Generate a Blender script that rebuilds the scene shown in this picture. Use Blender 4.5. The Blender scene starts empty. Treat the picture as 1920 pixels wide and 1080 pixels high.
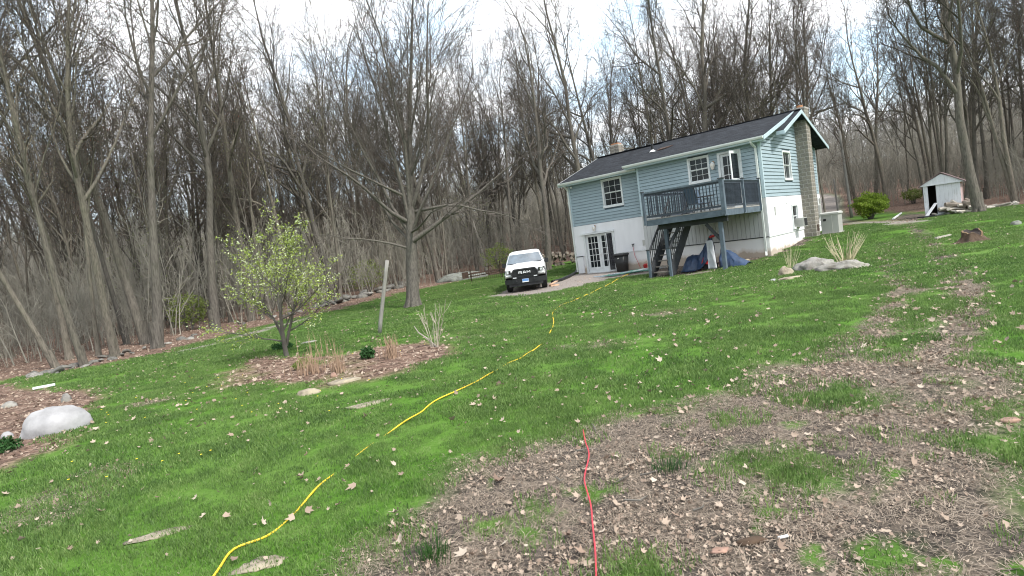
import bpy, math, random
import numpy as np
from mathutils import Vector, Matrix, noise as mnoise

# ------------------------------------------------------------------ camera, sky, sun, exposure
scene = bpy.context.scene
COL = scene.collection
R_ = math.radians
CAM_H, F_PX, ROLL, PITCH = 2.0, 1100.0, R_(7.7), R_(3.81)

def cam_axes():
    F = np.array([0, math.cos(PITCH), -math.sin(PITCH)])
    R0 = np.array([1.0, 0, 0]); U0 = np.array([0, math.sin(PITCH), math.cos(PITCH)])
    return math.cos(ROLL) * R0 - math.sin(ROLL) * U0, math.sin(ROLL) * R0 + math.cos(ROLL) * U0, F
CR, CU, CF = cam_axes()
cd = bpy.data.cameras.new('camera'); cam = bpy.data.objects.new('camera', cd); COL.objects.link(cam)
cd.sensor_width = 36.0; cd.lens = 36.0 * F_PX / 1920.0; cd.clip_start = 0.05; cd.clip_end = 1500
m = Matrix.Identity(4)
for i in range(3):
    m[i][0], m[i][1], m[i][2] = CR[i], CU[i], -CF[i]
m[2][3] = CAM_H
cam.matrix_world = m
scene.camera = cam

SUN_AZ = math.atan2(0.70, -0.71)      # sun stands to the right behind the camera (x, y of its direction)
SUN_EL = R_(50)
sdir = Vector((math.sin(SUN_AZ) * math.cos(SUN_EL), math.cos(SUN_AZ) * math.cos(SUN_EL), math.sin(SUN_EL)))
sl = bpy.data.lights.new('sun', 'SUN'); sl.energy = 2.7; sl.angle = R_(6); sl.color = (1.0, 0.96, 0.9)
so = bpy.data.objects.new('sun', sl); COL.objects.link(so)
so.rotation_euler = (-sdir).to_track_quat('-Z', 'Y').to_euler(); so.location = (0, 0, 60)

world = bpy.data.worlds.new('World'); scene.world = world; world.use_nodes = True
wt = world.node_tree; wt.nodes.clear()
def wn(t, **k):
    n = wt.nodes.new(t)
    for a, b in k.items(): setattr(n, a, b)
    return n
wout = wn('ShaderNodeOutputWorld'); wbg = wn('ShaderNodeBackground'); wbg.inputs[1].default_value = 0.1
sky = wn('ShaderNodeTexSky', sky_type='NISHITA', sun_disc=False, sun_elevation=SUN_EL, sun_rotation=SUN_AZ)
sky.air_density = 1.0; sky.dust_density = 0.6
wtc = wn('ShaderNodeTexCoord'); wsep = wn('ShaderNodeSeparateXYZ'); wt.links.new(wtc.outputs['Generated'], wsep.inputs[0])
wadd = wn('ShaderNodeMath', operation='ADD'); wadd.inputs[1].default_value = 0.25
wt.links.new(wsep.outputs[2], wadd.inputs[0])
wcmb = wn('ShaderNodeCombineXYZ')
for i in (0, 1):
    d = wn('ShaderNodeMath', operation='DIVIDE'); wt.links.new(wsep.outputs[i], d.inputs[0]); wt.links.new(wadd.outputs[0], d.inputs[1])
    wt.links.new(d.outputs[0], wcmb.inputs[i])
wnz = wn('ShaderNodeTexNoise'); wnz.inputs['Scale'].default_value = 1.9; wnz.inputs['Detail'].default_value = 7; wnz.inputs['Roughness'].default_value = 0.55
wt.links.new(wcmb.outputs[0], wnz.inputs['Vector'])
wr = wn('ShaderNodeValToRGB'); wr.color_ramp.elements[0].position = 0.38; wr.color_ramp.elements[1].position = 0.55
wt.links.new(wnz.outputs[0], wr.inputs[0])
wmx = wn('ShaderNodeMix', data_type='RGBA'); wt.links.new(wr.outputs[0], wmx.inputs[0])
wsc = wn('ShaderNodeMix', data_type='RGBA', blend_type='ADD'); wsc.inputs[0].default_value = 1.0
wt.links.new(sky.outputs[0], wsc.inputs[6]); wsc.inputs[7].default_value = (3.8, 4.5, 4.6, 1)    # thin veil over the blue
wt.links.new(wsc.outputs[2], wmx.inputs[6]); wmx.inputs[7].default_value = (9.6, 9.8, 10.1, 1)
wt.links.new(wmx.outputs[2], wbg.inputs[0]); wt.links.new(wbg.outputs[0], wout.inputs[0])

vs = scene.view_settings
vs.view_transform = 'Standard'; vs.look = 'None'; vs.exposure = 0.92; vs.gamma = 1; vs.use_curve_mapping = False
scene.cycles.filter_width = 1.1

rnd = random.Random(7)
RNG = np.random.default_rng(11)

# ------------------------------------------------------------------ numeric noise
def vnoise(x, y, s, seed=0):
    x = np.asarray(x, float) / s + seed * 17.3; y = np.asarray(y, float) / s - seed * 9.1
    xi = np.floor(x).astype(np.int64); yi = np.floor(y).astype(np.int64)
    fx = x - xi; fy = y - yi; fx = fx * fx * (3 - 2 * fx); fy = fy * fy * (3 - 2 * fy)
    def h(a, b):
        n = (a * 374761393 + b * 668265263 + seed * 974634777) & 0x7fffffff
        n = ((n ^ (n >> 13)) * 1274126177) & 0x7fffffff
        return ((n ^ (n >> 16)) & 0xffff) / 65535.0
    return (h(xi, yi) * (1 - fx) + h(xi + 1, yi) * fx) * (1 - fy) + (h(xi, yi + 1) * (1 - fx) + h(xi + 1, yi + 1) * fx) * fy
def fbm(x, y, s, seed=0, o=3):
    return sum(vnoise(x, y, s / 2 ** k, seed + k) * 0.5 ** k for k in range(o)) / sum(0.5 ** k for k in range(o))

# ------------------------------------------------------------------ terrain height
HC = np.array([12.08, 27.08]); HYAW = R_(41.2)
EX = np.array([math.cos(HYAW), -math.sin(HYAW)]); EY = np.array([math.sin(HYAW), math.cos(HYAW)])
def hw(x, y): return HC + EX * x + EY * y                         # house plan -> world
CT = [(0, 0, 0), (0, 6, 0), (-8, 9.5, 0), (6, 6, 0.02), (9, 11, .03), (-4, 16, -.02), (3, 15, -.06), (-10, 18, 0), (-18, 22, 0),
      (-15, 31, 0), (-5, 27, -.04), (1, 27, -.1), (0, 41, 0), (-10, 46, .1), (16, 21, .12), (26, 33, .5), (28, 36, .52), (29, 46, .55),
      (36, 60, .7), (26, 20, .3), (40, 45, .7), (20, 12, .1), (10.5, 18.2, .02), (7, 23, -.12), (5, 31, -.06)]
for lx, ly, z in ((0, 0, .04), (-3, -2, -.06), (-4, -5, -.12), (-6.3, 0, -.02), (-11, .5, -.06), (-9, -2, -.1), (0, 3, .26), (0, 6, .46), (0, 9.7, .58),
                  (3, 0, .1), (3, 6, .45), (2, 10, .6), (-11, 10, .4)):
    p = hw(lx, ly); CT.append((p[0], p[1], z))
CT = np.array(CT)
def zf(x, y):
    x = np.asarray(x, float); y = np.asarray(y, float); sh = x.shape
    x = x.ravel(); y = y.ravel()
    d2 = (x[:, None] - CT[None, :, 0]) ** 2 + (y[:, None] - CT[None, :, 1]) ** 2
    w = 1.0 / (d2 + 3.0) ** 2
    z = (w * CT[None, :, 2]).sum(1) / w.sum(1)
    r = np.hypot(x, y)
    far = np.clip(r - 52, 0, 200)
    z = z + 0.085 * far * np.clip(far / 20, 0, 1) * (0.75 + 0.5 * vnoise(x, y, 40, 3))
    z = z + (fbm(x, y, 3.0, 5, 2) - .5) * 0.06
    return z.reshape(sh)
def zg(x, y): return float(zf(np.array([x]), np.array([y]))[0])
Z0 = zg(0, 0)
cam.location.z = CAM_H
def ray(px, py):
    return CF + CR * (px - 960) / F_PX - CU * (py - 540) / F_PX
def G(px, py, tmax=140):
    """the point of the ground seen at a place of the photograph (layout helper)"""
    d = ray(px, py); t = np.concatenate([np.arange(2, 60, .05), np.arange(60, tmax, .25)])
    P = np.array([0, 0, CAM_H])[None] + t[:, None] * d[None]
    g = P[:, 2] - zf(P[:, 0], P[:, 1]); k = int(np.argmax(g < 0)) if (g < 0).any() else len(t) - 1
    if k > 0 and g[k] < 0:
        a = g[k - 1] / (g[k - 1] - g[k]); p = P[k - 1] + (P[k] - P[k - 1]) * a
    else: p = P[k]
    return Vector((p[0], p[1], zg(p[0], p[1])))
def at_depth(px, Y):
    """ground point at forward distance Y below a column of the photograph, taken along the level horizon"""
    py = 540 + (0)
    d = ray(px, 467 - (px - 960) * math.tan(ROLL)); t = Y / d[1]
    x = d[0] * t; return Vector((x, Y, zg(x, Y)))
MPX = lambda v: v.y / F_PX

# ------------------------------------------------------------------ mesh helpers
class MB:
    def __init__(s): s.v = []; s.f = []
    def add(s, vs_, fs):
        o = len(s.v); s.v += [tuple(p) for p in vs_]; s.f += [tuple(i + o for i in f) for f in fs]; return s
    def box(s, a, b):
        x0, y0, z0 = a; x1, y1, z1 = b
        return s.add([(x0, y0, z0), (x1, y0, z0), (x1, y1, z0), (x0, y1, z0), (x0, y0, z1), (x1, y0, z1), (x1, y1, z1), (x0, y1, z1)],
                     [(3, 2, 1, 0), (4, 5, 6, 7), (0, 1, 5, 4), (1, 2, 6, 5), (2, 3, 7, 6), (3, 0, 4, 7)])
    def bar(s, p, q, w, h=None, up=(0, 0, 1)):
        h = h or w; p = Vector(p); q = Vector(q); d = (q - p).normalized(); u = Vector(up)
        if abs(d.dot(u)) > .98: u = Vector((0, 1, 0))
        sx = d.cross(u).normalized(); uz = sx.cross(d).normalized()
        vs_ = [e + sx * (w / 2 * i) + uz * (h / 2 * j) for e in (p, q) for i, j in ((-1, -1), (1, -1), (1, 1), (-1, 1))]
        return s.add(vs_, [(3, 2, 1, 0), (4, 5, 6, 7), (0, 1, 5, 4), (1, 2, 6, 5), (2, 3, 7, 6), (3, 0, 4, 7)])
    def tube(s, pts, rad, n=8, caps=True):
        pts = [Vector(p) for p in pts]; k = len(pts)
        if not hasattr(rad, '__len__'): rad = [rad] * k
        ref = None; rings = []
        for i in range(k):
            t = (pts[min(i + 1, k - 1)] - pts[max(i - 1, 0)]).normalized()
            if ref is None: ref = Vector((0, 0, 1)) if abs(t.z) < .9 else Vector((1, 0, 0))
            b = t.cross(ref).normalized(); nn = b.cross(t).normalized(); ref = nn
            rings.append([pts[i] + (nn * math.cos(2 * math.pi * j / n) + b * math.sin(2 * math.pi * j / n)) * rad[i] for j in range(n)])
        return s.loft(rings, caps)
    def loft(s, rings, caps=True, closed=True):
        n = len(rings[0]); o = len(s.v)
        for r in rings: s.v += [tuple(p) for p in r]
        for i in range(len(rings) - 1):
            for j in range(n if closed else n - 1):
                a = o + i * n + j; b = o + i * n + (j + 1) % n
                s.f.append((a, b, b + n, a + n))
        if caps:
            s.f.append(tuple(o + j for j in range(n))[::-1]); s.f.append(tuple(o + (len(rings) - 1) * n + j for j in range(n)))
        return s
    def prism(s, poly, a, b, axis=1):
        """polygon (2D) extruded along an axis from a to b"""
        def mk(p, t):
            if axis == 1: return (p[0], t, p[1])
            if axis == 0: return (t, p[0], p[1])
            return (p[0], p[1], t)
        n = len(poly)
        return s.add([mk(p, a) for p in poly] + [mk(p, b) for p in poly],
                     [tuple(range(n))[::-1], tuple(range(n, 2 * n))] + [(j, (j + 1) % n, (j + 1) % n + n, j + n) for j in range(n)])
    def ring(s, c, r, w, axis=1, n=24, m_=6):
        """torus"""
        c = Vector(c); rings = []
        for i in range(n + 1):
            a = 2 * math.pi * i / n
            e = {0: Vector((0, math.cos(a), math.sin(a))), 1: Vector((math.cos(a), 0, math.sin(a))), 2: Vector((math.cos(a), math.sin(a), 0))}[axis]
            ax = [Vector((1, 0, 0)), Vector((0, 1, 0)), Vector((0, 0, 1))][axis]
            rings.append([c + e * (r + w * math.cos(2 * math.pi * j / m_)) + ax * (w * math.sin(2 * math.pi * j / m_)) for j in range(m_)])
        return s.loft(rings, caps=False)
    def mesh(s, name, mat=None, smooth=False):
        me = bpy.data.meshes.new(name); me.from_pydata(s.v, [], s.f)
        import bmesh
        bm = bmesh.new(); bm.from_mesh(me); bmesh.ops.recalc_face_normals(bm, faces=bm.faces); bm.to_mesh(me); bm.free()
        if smooth: me.polygons.foreach_set('use_smooth', [True] * len(me.polygons))
        if mat: me.materials.append(mat)
        me.update(); return me
    def build(s, name, mat=None, parent=None, smooth=False, loc=None, label=None):
        return link(name, s.mesh(name, mat, smooth), parent, loc, label)

def link(name, me, parent=None, loc=None, label=None, rot=None, scl=None):
    o = bpy.data.objects.new(name, me); COL.objects.link(o)
    if parent is not None: o.parent = parent
    if loc is not None: o.location = loc
    if rot is not None: o.rotation_euler = rot
    if scl is not None: o.scale = scl if hasattr(scl, '__len__') else (scl,) * 3
    if label: o['label'] = label
    return o
def T(name, label, cat, loc=(0, 0, 0), rz=0.0, group=None):
    o = bpy.data.objects.new(name, None); COL.objects.link(o); o.empty_display_size = .2
    o.location = loc; o.rotation_euler = (0, 0, rz); tag(o, label, cat, group); return o
def tag(o, label=None, cat=None, group=None, kind=None):
    if label: o['label'] = label
    if cat: o['category'] = cat
    if group: o['group'] = group
    if kind: o['kind'] = kind
    return o
def np_mesh(name, V, quads=None, tris=None, mats=(), smooth=False, fmat=None):
    me = bpy.data.meshes.new(name); V = np.asarray(V, np.float32); me.vertices.add(len(V)); me.vertices.foreach_set('co', V.ravel())
    idx = []; tot = []
    if quads is not None and len(quads): idx.append(np.asarray(quads, np.int32).ravel()); tot.append(np.full(len(quads), 4, np.int32))
    if tris is not None and len(tris): idx.append(np.asarray(tris, np.int32).ravel()); tot.append(np.full(len(tris), 3, np.int32))
    idx = np.concatenate(idx); tot = np.concatenate(tot)
    me.loops.add(len(idx)); me.loops.foreach_set('vertex_index', idx)
    me.polygons.add(len(tot)); me.polygons.foreach_set('loop_start', np.concatenate([[0], np.cumsum(tot)[:-1]]).astype(np.int32))
    if fmat is not None: me.polygons.foreach_set('material_index', np.asarray(fmat, np.int32))
    if smooth: me.polygons.foreach_set('use_smooth', np.ones(len(tot), bool))
    for m_ in mats: me.materials.append(m_)
    me.update(calc_edges=True); return me

# ------------------------------------------------------------------ materials
def hexs(r, g, b):
    f = lambda c: (c / 255 / 12.92 if c / 255 < .04045 else ((c / 255 + .055) / 1.055) ** 2.4)
    return (f(r), f(g), f(b))
class NT:
    def __init__(s, name):
        s.m = bpy.data.materials.new(name); s.m.use_nodes = True; s.t = s.m.node_tree
        s.b = s.t.nodes['Principled BSDF']
    def n(s, t, **k):
        x = s.t.nodes.new(t)
        for a, b in k.items(): setattr(x, a, b)
        return x
    def l(s, a, b): s.t.links.new(a, b)
    def coord(s, kind='Object'): return s.n('ShaderNodeTexCoord').outputs[kind]
    def pos(s): return s.n('ShaderNodeNewGeometry').outputs['Position']
    def noise(s, vec, scale, detail=4, rough=.55):
        x = s.n('ShaderNodeTexNoise'); x.inputs['Scale'].default_value = scale; x.inputs['Detail'].default_value = detail; x.inputs['Roughness'].default_value = rough
        if vec is not None: s.l(vec, x.inputs['Vector'])
        return x.outputs[0]
    def ramp(s, fac, stops):
        x = s.n('ShaderNodeValToRGB'); e = x.color_ramp.elements
        while len(e) < len(stops): e.new(.5)
        for k, (p, c) in enumerate(stops): e[k].position = p; e[k].color = tuple(c) + (1,) if len(c) == 3 else c
        s.l(fac, x.inputs[0]); return x.outputs[0]
    def mix(s, fac, a, b, mode='MIX'):
        x = s.n('ShaderNodeMix', data_type='RGBA', blend_type=mode)
        for sock, v in ((x.inputs[0], fac), (x.inputs[6], a), (x.inputs[7], b)):
            if hasattr(v, 'links'): s.l(v, sock)
            elif hasattr(v, '__len__'): sock.default_value = tuple(v) + (1,) if len(v) == 3 else v
            else: sock.default_value = v
        return x.outputs[2]
    def math(s, op, a, b=None, c=None):
        x = s.n('ShaderNodeMath', operation=op)
        for k, v in enumerate((a, b, c)):
            if v is None: continue
            if hasattr(v, 'links'): s.l(v, x.inputs[k])
            else: x.inputs[k].default_value = v
        return x.outputs[0]
    def scale(s, vec, sx, sy, sz):
        x = s.n('ShaderNodeMapping'); x.inputs['Scale'].default_value = (sx, sy, sz); s.l(vec, x.inputs['Vector']); return x.outputs[0]
    def bump(s, h, strength=.3, dist=.02):
        x = s.n('ShaderNodeBump'); x.inputs['Strength'].default_value = strength; x.inputs['Distance'].default_value = dist
        s.l(h, x.inputs['Height']); s.l(x.outputs[0], s.b.inputs['Normal'])
    def col(s, c):
        if hasattr(c, 'links'): s.l(c, s.b.inputs['Base Color'])
        else: s.b.inputs['Base Color'].default_value = tuple(c) + (1,)
    def set(s, **k):
        for a, v in k.items(): s.b.inputs[a.replace('_', ' ')].default_value = v
        return s

def simple(name, c, rough=.7, var=.18, scale=3.0, metal=0.0, bump=0.0, spec=.4, streak=None, objvar=0.0):
    t = NT(name); co = t.coord()
    if streak: co = t.scale(co, *streak)
    nz = t.noise(co, scale, 5)
    lo = tuple(x * (1 - var) for x in c); hi = tuple(min(1, x * (1 + var)) for x in c)
    cc = t.ramp(nz, [(.3, lo), (.7, hi)])
    if objvar:
        oi = t.n('ShaderNodeObjectInfo').outputs['Random']
        f = t.math('MULTIPLY_ADD', oi, 2 * objvar, 1 - objvar)
        x = t.n('ShaderNodeVectorMath', operation='SCALE'); t.l(cc, x.inputs[0]); t.l(f, x.inputs['Scale']); cc = x.outputs[0]
    t.col(cc); t.set(Roughness=rough, Metallic=metal); t.b.inputs['Specular IOR Level'].default_value = spec
    if bump: t.bump(t.noise(co, scale * 6, 4), bump, .01)
    return t.m

M = {}
M['siding'] = simple('siding_vinyl', (.285, .36, .395), .55, .07, 2.0, objvar=.03, streak=(1, 1, 3))
M['gap_shade'] = simple('siding_gap_shade', (.07, .10, .125), .8, .1, 2)  # dark colour standing in for the shadow line under each siding course
M['trim'] = simple('white_trim', (.66, .68, .68), .5, .10, 4)
M['gutter'] = simple('gutter_white', (.62, .65, .62), .45, .08, 2)
M['fascia_blue'] = simple('rake_trim', (.42, .52, .56), .5, .06, 3)
M['white_wall'] = simple('white_stucco', (.74, .74, .755), .8, .045, 1.2, bump=.15, streak=(2.2, 2.2, .5))
M['deck'] = simple('deck_paint', (.095, .122, .150), .65, .25, 4, bump=.1, objvar=.12)
M['baluster'] = simple('baluster_paint', (.035, .045, .06), .65, .25, 4, objvar=.2)
M['deck_dark'] = simple('stair_wood', (.035, .038, .042), .7, .3, 5, objvar=.15)
M['tread'] = simple('tread_wood', (.19, .17, .15), .8, .25, 4, streak=(1, 8, 8))
M['board'] = simple('deck_floor_wood', (.36, .34, .31), .8, .2, 3, streak=(1, 8, 8), objvar=.1)
M['black_plastic'] = simple('black_plastic', (.012, .013, .014), .45, .2, 4)
M['rubber'] = simple('tyre_rubber', (.015, .015, .015), .85, .2, 6)
M['dark_metal'] = simple('dark_metal', (.03, .03, .032), .5, .2, 5, metal=.3)
M['rust'] = simple('rusted_iron', (.055, .033, .024), .85, .4, 8)
M['car_paint'] = simple('white_car_paint', (.80, .81, .82), .22, .02, 1, spec=.6)
M['chrome'] = simple('chrome', (.7, .7, .72), .15, .02, 1, metal=1.0)
M['lens'] = simple('lamp_lens', (.55, .57, .6), .12, .05, 4, spec=.8)
M['plate_blue'] = simple('plate_blue', (.12, .25, .50), .4, .1, 8)
M['cardboard'] = simple('cardboard', (.55, .36, .25), .85, .1, 4)
M['ac'] = simple('appliance_beige', (.44, .44, .41), .5, .05, 2)
M['cabinet'] = simple('cabinet_grey', (.36, .36, .335), .5, .05, 2)
M['tarp'] = simple('blue_tarp', (.028, .052, .105), .45, .35, 5, bump=.25, spec=.5)
M['grey_cloth'] = simple('grey_tarp', (.42, .43, .45), .6, .12, 5, bump=.2)
M['red_paint'] = simple('red_paint', (.42, .03, .03), .4, .15, 5)
M['brass'] = simple('lamp_brass', (.42, .25, .14), .4, .15, 5, metal=.4)
M['milk_glass'] = simple('lamp_glass', (.70, .66, .60), .3, .05, 5)
M['sling'] = simple('sling_fabric', (.06, .09, .13), .7, .1, 8)
M['pole_wood'] = simple('pole_wood', (.24, .23, .21), .9, .2, 3, streak=(8, 8, .6), bump=.3)
M['log'] = simple('log_bark', (.20, .17, .14), .9, .3, 5, objvar=.3, bump=.3)
M['birch_log'] = simple('pale_log', (.34, .31, .27), .85, .2, 5, objvar=.25)
M['yellow_hose'] = simple('yellow_hose', (.74, .50, .03), .45, .1, 6)
M['red_cord'] = simple('red_cord', (.55, .05, .07), .5, .1, 6)
M['hose_green'] = simple('green_hose', (.05, .16, .12), .5, .15, 6)
M['hose_grey'] = simple('grey_hose', (.32, .35, .36), .5, .15, 6)
M['hose_blue'] = simple('blue_hose', (.17, .21, .24), .5, .15, 6)
M['red_roof'] = simple('shed_roof_metal', (.16, .11, .11), .6, .3, 4)
M['shed_pink'] = simple('shed_side_paint', (.50, .36, .35), .75, .12, 3)
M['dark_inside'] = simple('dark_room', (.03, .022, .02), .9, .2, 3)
M['orange_clay'] = simple('flue_tile', (.42, .2, .1), .8, .15, 5)
M['stem_tan'] = simple('dry_stem', (.50, .44, .29), .8, .2, 8)
M['stem_brown'] = simple('dry_grass_stem', (.28, .19, .13), .85, .25, 8)
M['stem_pale'] = simple('pale_stem', (.42, .37, .30), .8, .25, 8)
M['wood_old'] = simple('weathered_wood', (.20, .17, .14), .85, .25, 4, streak=(1, 8, 8))

def shed_white():
    t = NT('shed_white_paint'); co = t.coord()
    n1 = t.noise(t.scale(co, 6, 6, 1.2), 1.5, 6, .65)
    z = t.n('ShaderNodeSeparateXYZ'); t.l(co, z.inputs[0])
    c = t.ramp(n1, [(.30, (.34, .31, .29)), (.42, (.60, .61, .63)), (.8, (.70, .71, .74))])
    t.col(c); t.set(Roughness=.75); return t.m
M['shed_white'] = shed_white()

def stained_foundation():
    t = NT('foundation_paint'); co = t.coord(); z = t.n('ShaderNodeSeparateXYZ'); t.l(co, z.inputs[0])
    nz = t.noise(t.scale(co, 1, 1, .6), 2.2, 6, .6)
    h = t.math('ADD', z.outputs[2], t.math('MULTIPLY', nz, -.55))
    c = t.ramp(h, [(-.0, (.44, .37, .30)), (.05, (.60, .54, .48)), (.22, (.74, .73, .72))])
    t.col(c); t.set(Roughness=.85); t.bump(t.noise(co, 20, 4), .15, .01); return t.m
M['foundation'] = stained_foundation()

def block_mat(name, c):
    t = NT(name); co = t.coord(); oi = t.n('ShaderNodeObjectInfo').outputs['Random']
    nz = t.noise(co, 9, 6, .65)
    a = t.ramp(nz, [(.3, tuple(x * .72 for x in c)), (.7, tuple(x * 1.15 for x in c))])
    v = t.ramp(oi, [(0, (.86, .86, .86)), (1, (1.1, 1.08, 1.05))])
    n2 = t.noise(co, 2.6, 5, .6); st = t.ramp(n2, [(.36, (.55, .53, .48)), (.5, (1, 1, 1)), (.68, (1.1, 1.12, 1.02))])
    t.col(t.mix(1.0, t.mix(1.0, a, v, 'MULTIPLY'), st, 'MULTIPLY')); t.set(Roughness=.95); t.bump(nz, .6, .02); return t.m
M['block'] = block_mat('cinder_block', (.235, .215, .19))
M['mortar'] = simple('mortar', (.36, .34, .31), .95, .1, 8)
M['rock_grey'] = block_mat('grey_rock', (.25, .24, .225))
M['rock_dark'] = block_mat('dark_fieldstone', (.15, .145, .135))
M['rock_white'] = simple('white_boulder', (.30, .295, .30), .9, .24, 4, bump=.6)
M['rock_tan'] = block_mat('tan_flagstone', (.30, .26, .20))
M['rock_pink'] = block_mat('pink_rock', (.30, .19, .15))
M['rock_moss'] = block_mat('pale_ledge_rock', (.20, .21, .19))

def roof_mat():
    t = NT('asphalt_shingles'); co = t.coord(); br = t.n('ShaderNodeTexBrick'); br.offset = .5
    t.l(co, br.inputs['Vector'])
    br.inputs['Scale'].default_value = 1.0; br.inputs['Brick Width'].default_value = .32; br.inputs['Row Height'].default_value = .14
    br.inputs['Mortar Size'].default_value = .012; br.inputs['Color1'].default_value = (.014, .016, .020, 1); br.inputs['Color2'].default_value = (.035, .039, .046, 1); br.inputs['Mortar'].default_value = (.012, .012, .013, 1)
    nz = t.noise(co, 60, 3, .7); n2 = t.noise(co, .8, 4)
    v = t.ramp(nz, [(.3, (.7, .7, .7)), (.7, (1.35, 1.35, 1.35))]); v2 = t.ramp(n2, [(.3, (.85, .85, .85)), (.7, (1.15, 1.15, 1.18))])
    t.col(t.mix(1.0, t.mix(1.0, br.outputs[0], v, 'MULTIPLY'), v2, 'MULTIPLY')); t.set(Roughness=.95); t.b.inputs['Specular IOR Level'].default_value = .2
    t.bump(br.outputs['Fac'], .5, .01); return t.m
M['roof'] = roof_mat()

def glass_mat(name, c=(.015, .018, .02), rough=.06):
    t = NT(name); nz = t.noise(t.coord(), 1.3, 3)
    t.col(t.ramp(nz, [(.35, tuple(x * .6 for x in c)), (.65, tuple(x * 1.6 for x in c))])); t.set(Roughness=rough); t.b.inputs['Specular IOR Level'].default_value = .5; return t.m
M['glass'] = glass_mat('window_glass')
M['glass'].node_tree.nodes['Principled BSDF'].inputs['Specular IOR Level'].default_value = .22
M['windshield'] = glass_mat('windshield_glass', (.07, .09, .11), .03)
M['windshield'].node_tree.nodes['Principled BSDF'].inputs['IOR'].default_value = 2.4

def bark_mat(name, c, green=0.0, scale=1.0):
    t = NT(name); co = t.coord(); st = t.scale(co, 9 * scale, 9 * scale, 1.6 * scale)
    nz = t.noise(st, 2.2, 6, .65); n2 = t.noise(co, .9, 3); oi = t.n('ShaderNodeObjectInfo').outputs['Random']
    a = t.ramp(nz, [(.32, tuple(x * .45 for x in c)), (.55, c), (.75, tuple(x * 1.35 for x in c))])
    g = t.mix(t.ramp(n2, [(.45, (0, 0, 0)), (.7, (green,) * 3)]), a, (.13, .15, .09))
    v = t.ramp(oi, [(0, (.72, .72, .74)), (1, (1.18, 1.15, 1.1))])
    t.col(t.mix(1.0, g, v, 'MULTIPLY')); t.set(Roughness=.95); t.b.inputs['Specular IOR Level'].default_value = .15
    t.bump(nz, .8, .03); return t.m
M['bark'] = bark_mat('bark_grey', (.155, .141, .121), .2)
M['bark_hero'] = bark_mat('bark_maple', (.165, .15, .132), .15, 1.6)
M['bark_pale'] = bark_mat('bark_pale', (.40, .37, .33), .1)
M['twig_hero'] = simple('twig_maple', (.115, .10, .088), .9, .25, 3, spec=.15)
M['twig'] = simple('twig_bark', (.080, .070, .060), .9, .25, 3, objvar=.25, spec=.15)
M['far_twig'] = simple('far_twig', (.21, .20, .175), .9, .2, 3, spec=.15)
M['twig_grey'] = simple('twig_grey', (.13, .12, .105), .9, .25, 3, objvar=.2, spec=.15)
M['brush'] = simple('brush_stems', (.27, .255, .215), .9, .4, .7, spec=.15)

def leaf_mat(name, cols, trans=.25, inst=None):
    t = NT(name); geo = t.n('ShaderNodeNewGeometry')
    if inst == 'inst':
        a = t.n('ShaderNodeAttribute', attribute_type='INSTANCER', attribute_name='tint'); f = a.outputs['Fac']
        f = t.math('MULTIPLY_ADD', geo.outputs['Random Per Island'], .45, t.math('MULTIPLY', f, .55))
    elif inst == 'obj':
        f = t.n('ShaderNodeObjectInfo').outputs['Random']
    else: f = geo.outputs['Random Per Island']
    k = len(cols); c = t.ramp(f, [(i / (k - 1), cols[i]) for i in range(k)])
    t.col(c); t.set(Roughness=.7); t.b.inputs['Specular IOR Level'].default_value = .25
    if trans:
        tr = t.n('ShaderNodeBsdfTranslucent'); t.l(c, tr.inputs[0]); ms = t.n('ShaderNodeMixShader'); ms.inputs[0].default_value = trans
        t.l(t.b.outputs[0], ms.inputs[1]); t.l(tr.outputs[0], ms.inputs[2]); t.l(ms.outputs[0], t.t.nodes['Material Output'].inputs[0])
    return t.m
M['bud_red'] = leaf_mat('red_buds', [(.10, .05, .04), (.16, .08, .055)], .1)
M['bud_green'] = leaf_mat('green_buds', [(.12, .13, .05), (.20, .21, .08)], .2)
M['bud_tan'] = leaf_mat('tan_buds', [(.20, .17, .12), (.15, .12, .08)], .1)
M['pear_leaf'] = leaf_mat('pear_leaves', [(.25, .33, .055), (.36, .44, .10), (.30, .38, .08)], .35)
M['petal'] = leaf_mat('white_petals', [(.52, .60, .30), (.68, .72, .52)], .3)
M['bush_leaf'] = leaf_mat('bush_leaves', [(.14, .22, .025), (.23, .33, .04), (.31, .40, .07)], .3)
M['dark_leaf'] = leaf_mat('dark_leaves', [(.02, .06, .015), (.04, .11, .03)], .2)
M['under_leaf'] = leaf_mat('understory_leaves', [(.15, .20, .05), (.20, .24, .07)], .3)
M['dry_leaf'] = leaf_mat('dry_leaves', [(.15, .10, .075), (.38, .30, .235), (.25, .175, .13), (.47, .40, .325), (.32, .24, .185)], .1, 'obj')
M['dry_leaf_i'] = leaf_mat('dry_leaf_litter', [(.11, .08, .06), (.33, .255, .195), (.23, .17, .13), (.42, .34, .27), (.28, .205, .155)], .1, 'inst')
M['dead_straw'] = leaf_mat('dead_straw', [(.20, .16, .125), (.38, .31, .24), (.13, .10, .08), (.46, .39, .31)], .1, 'inst')

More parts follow.
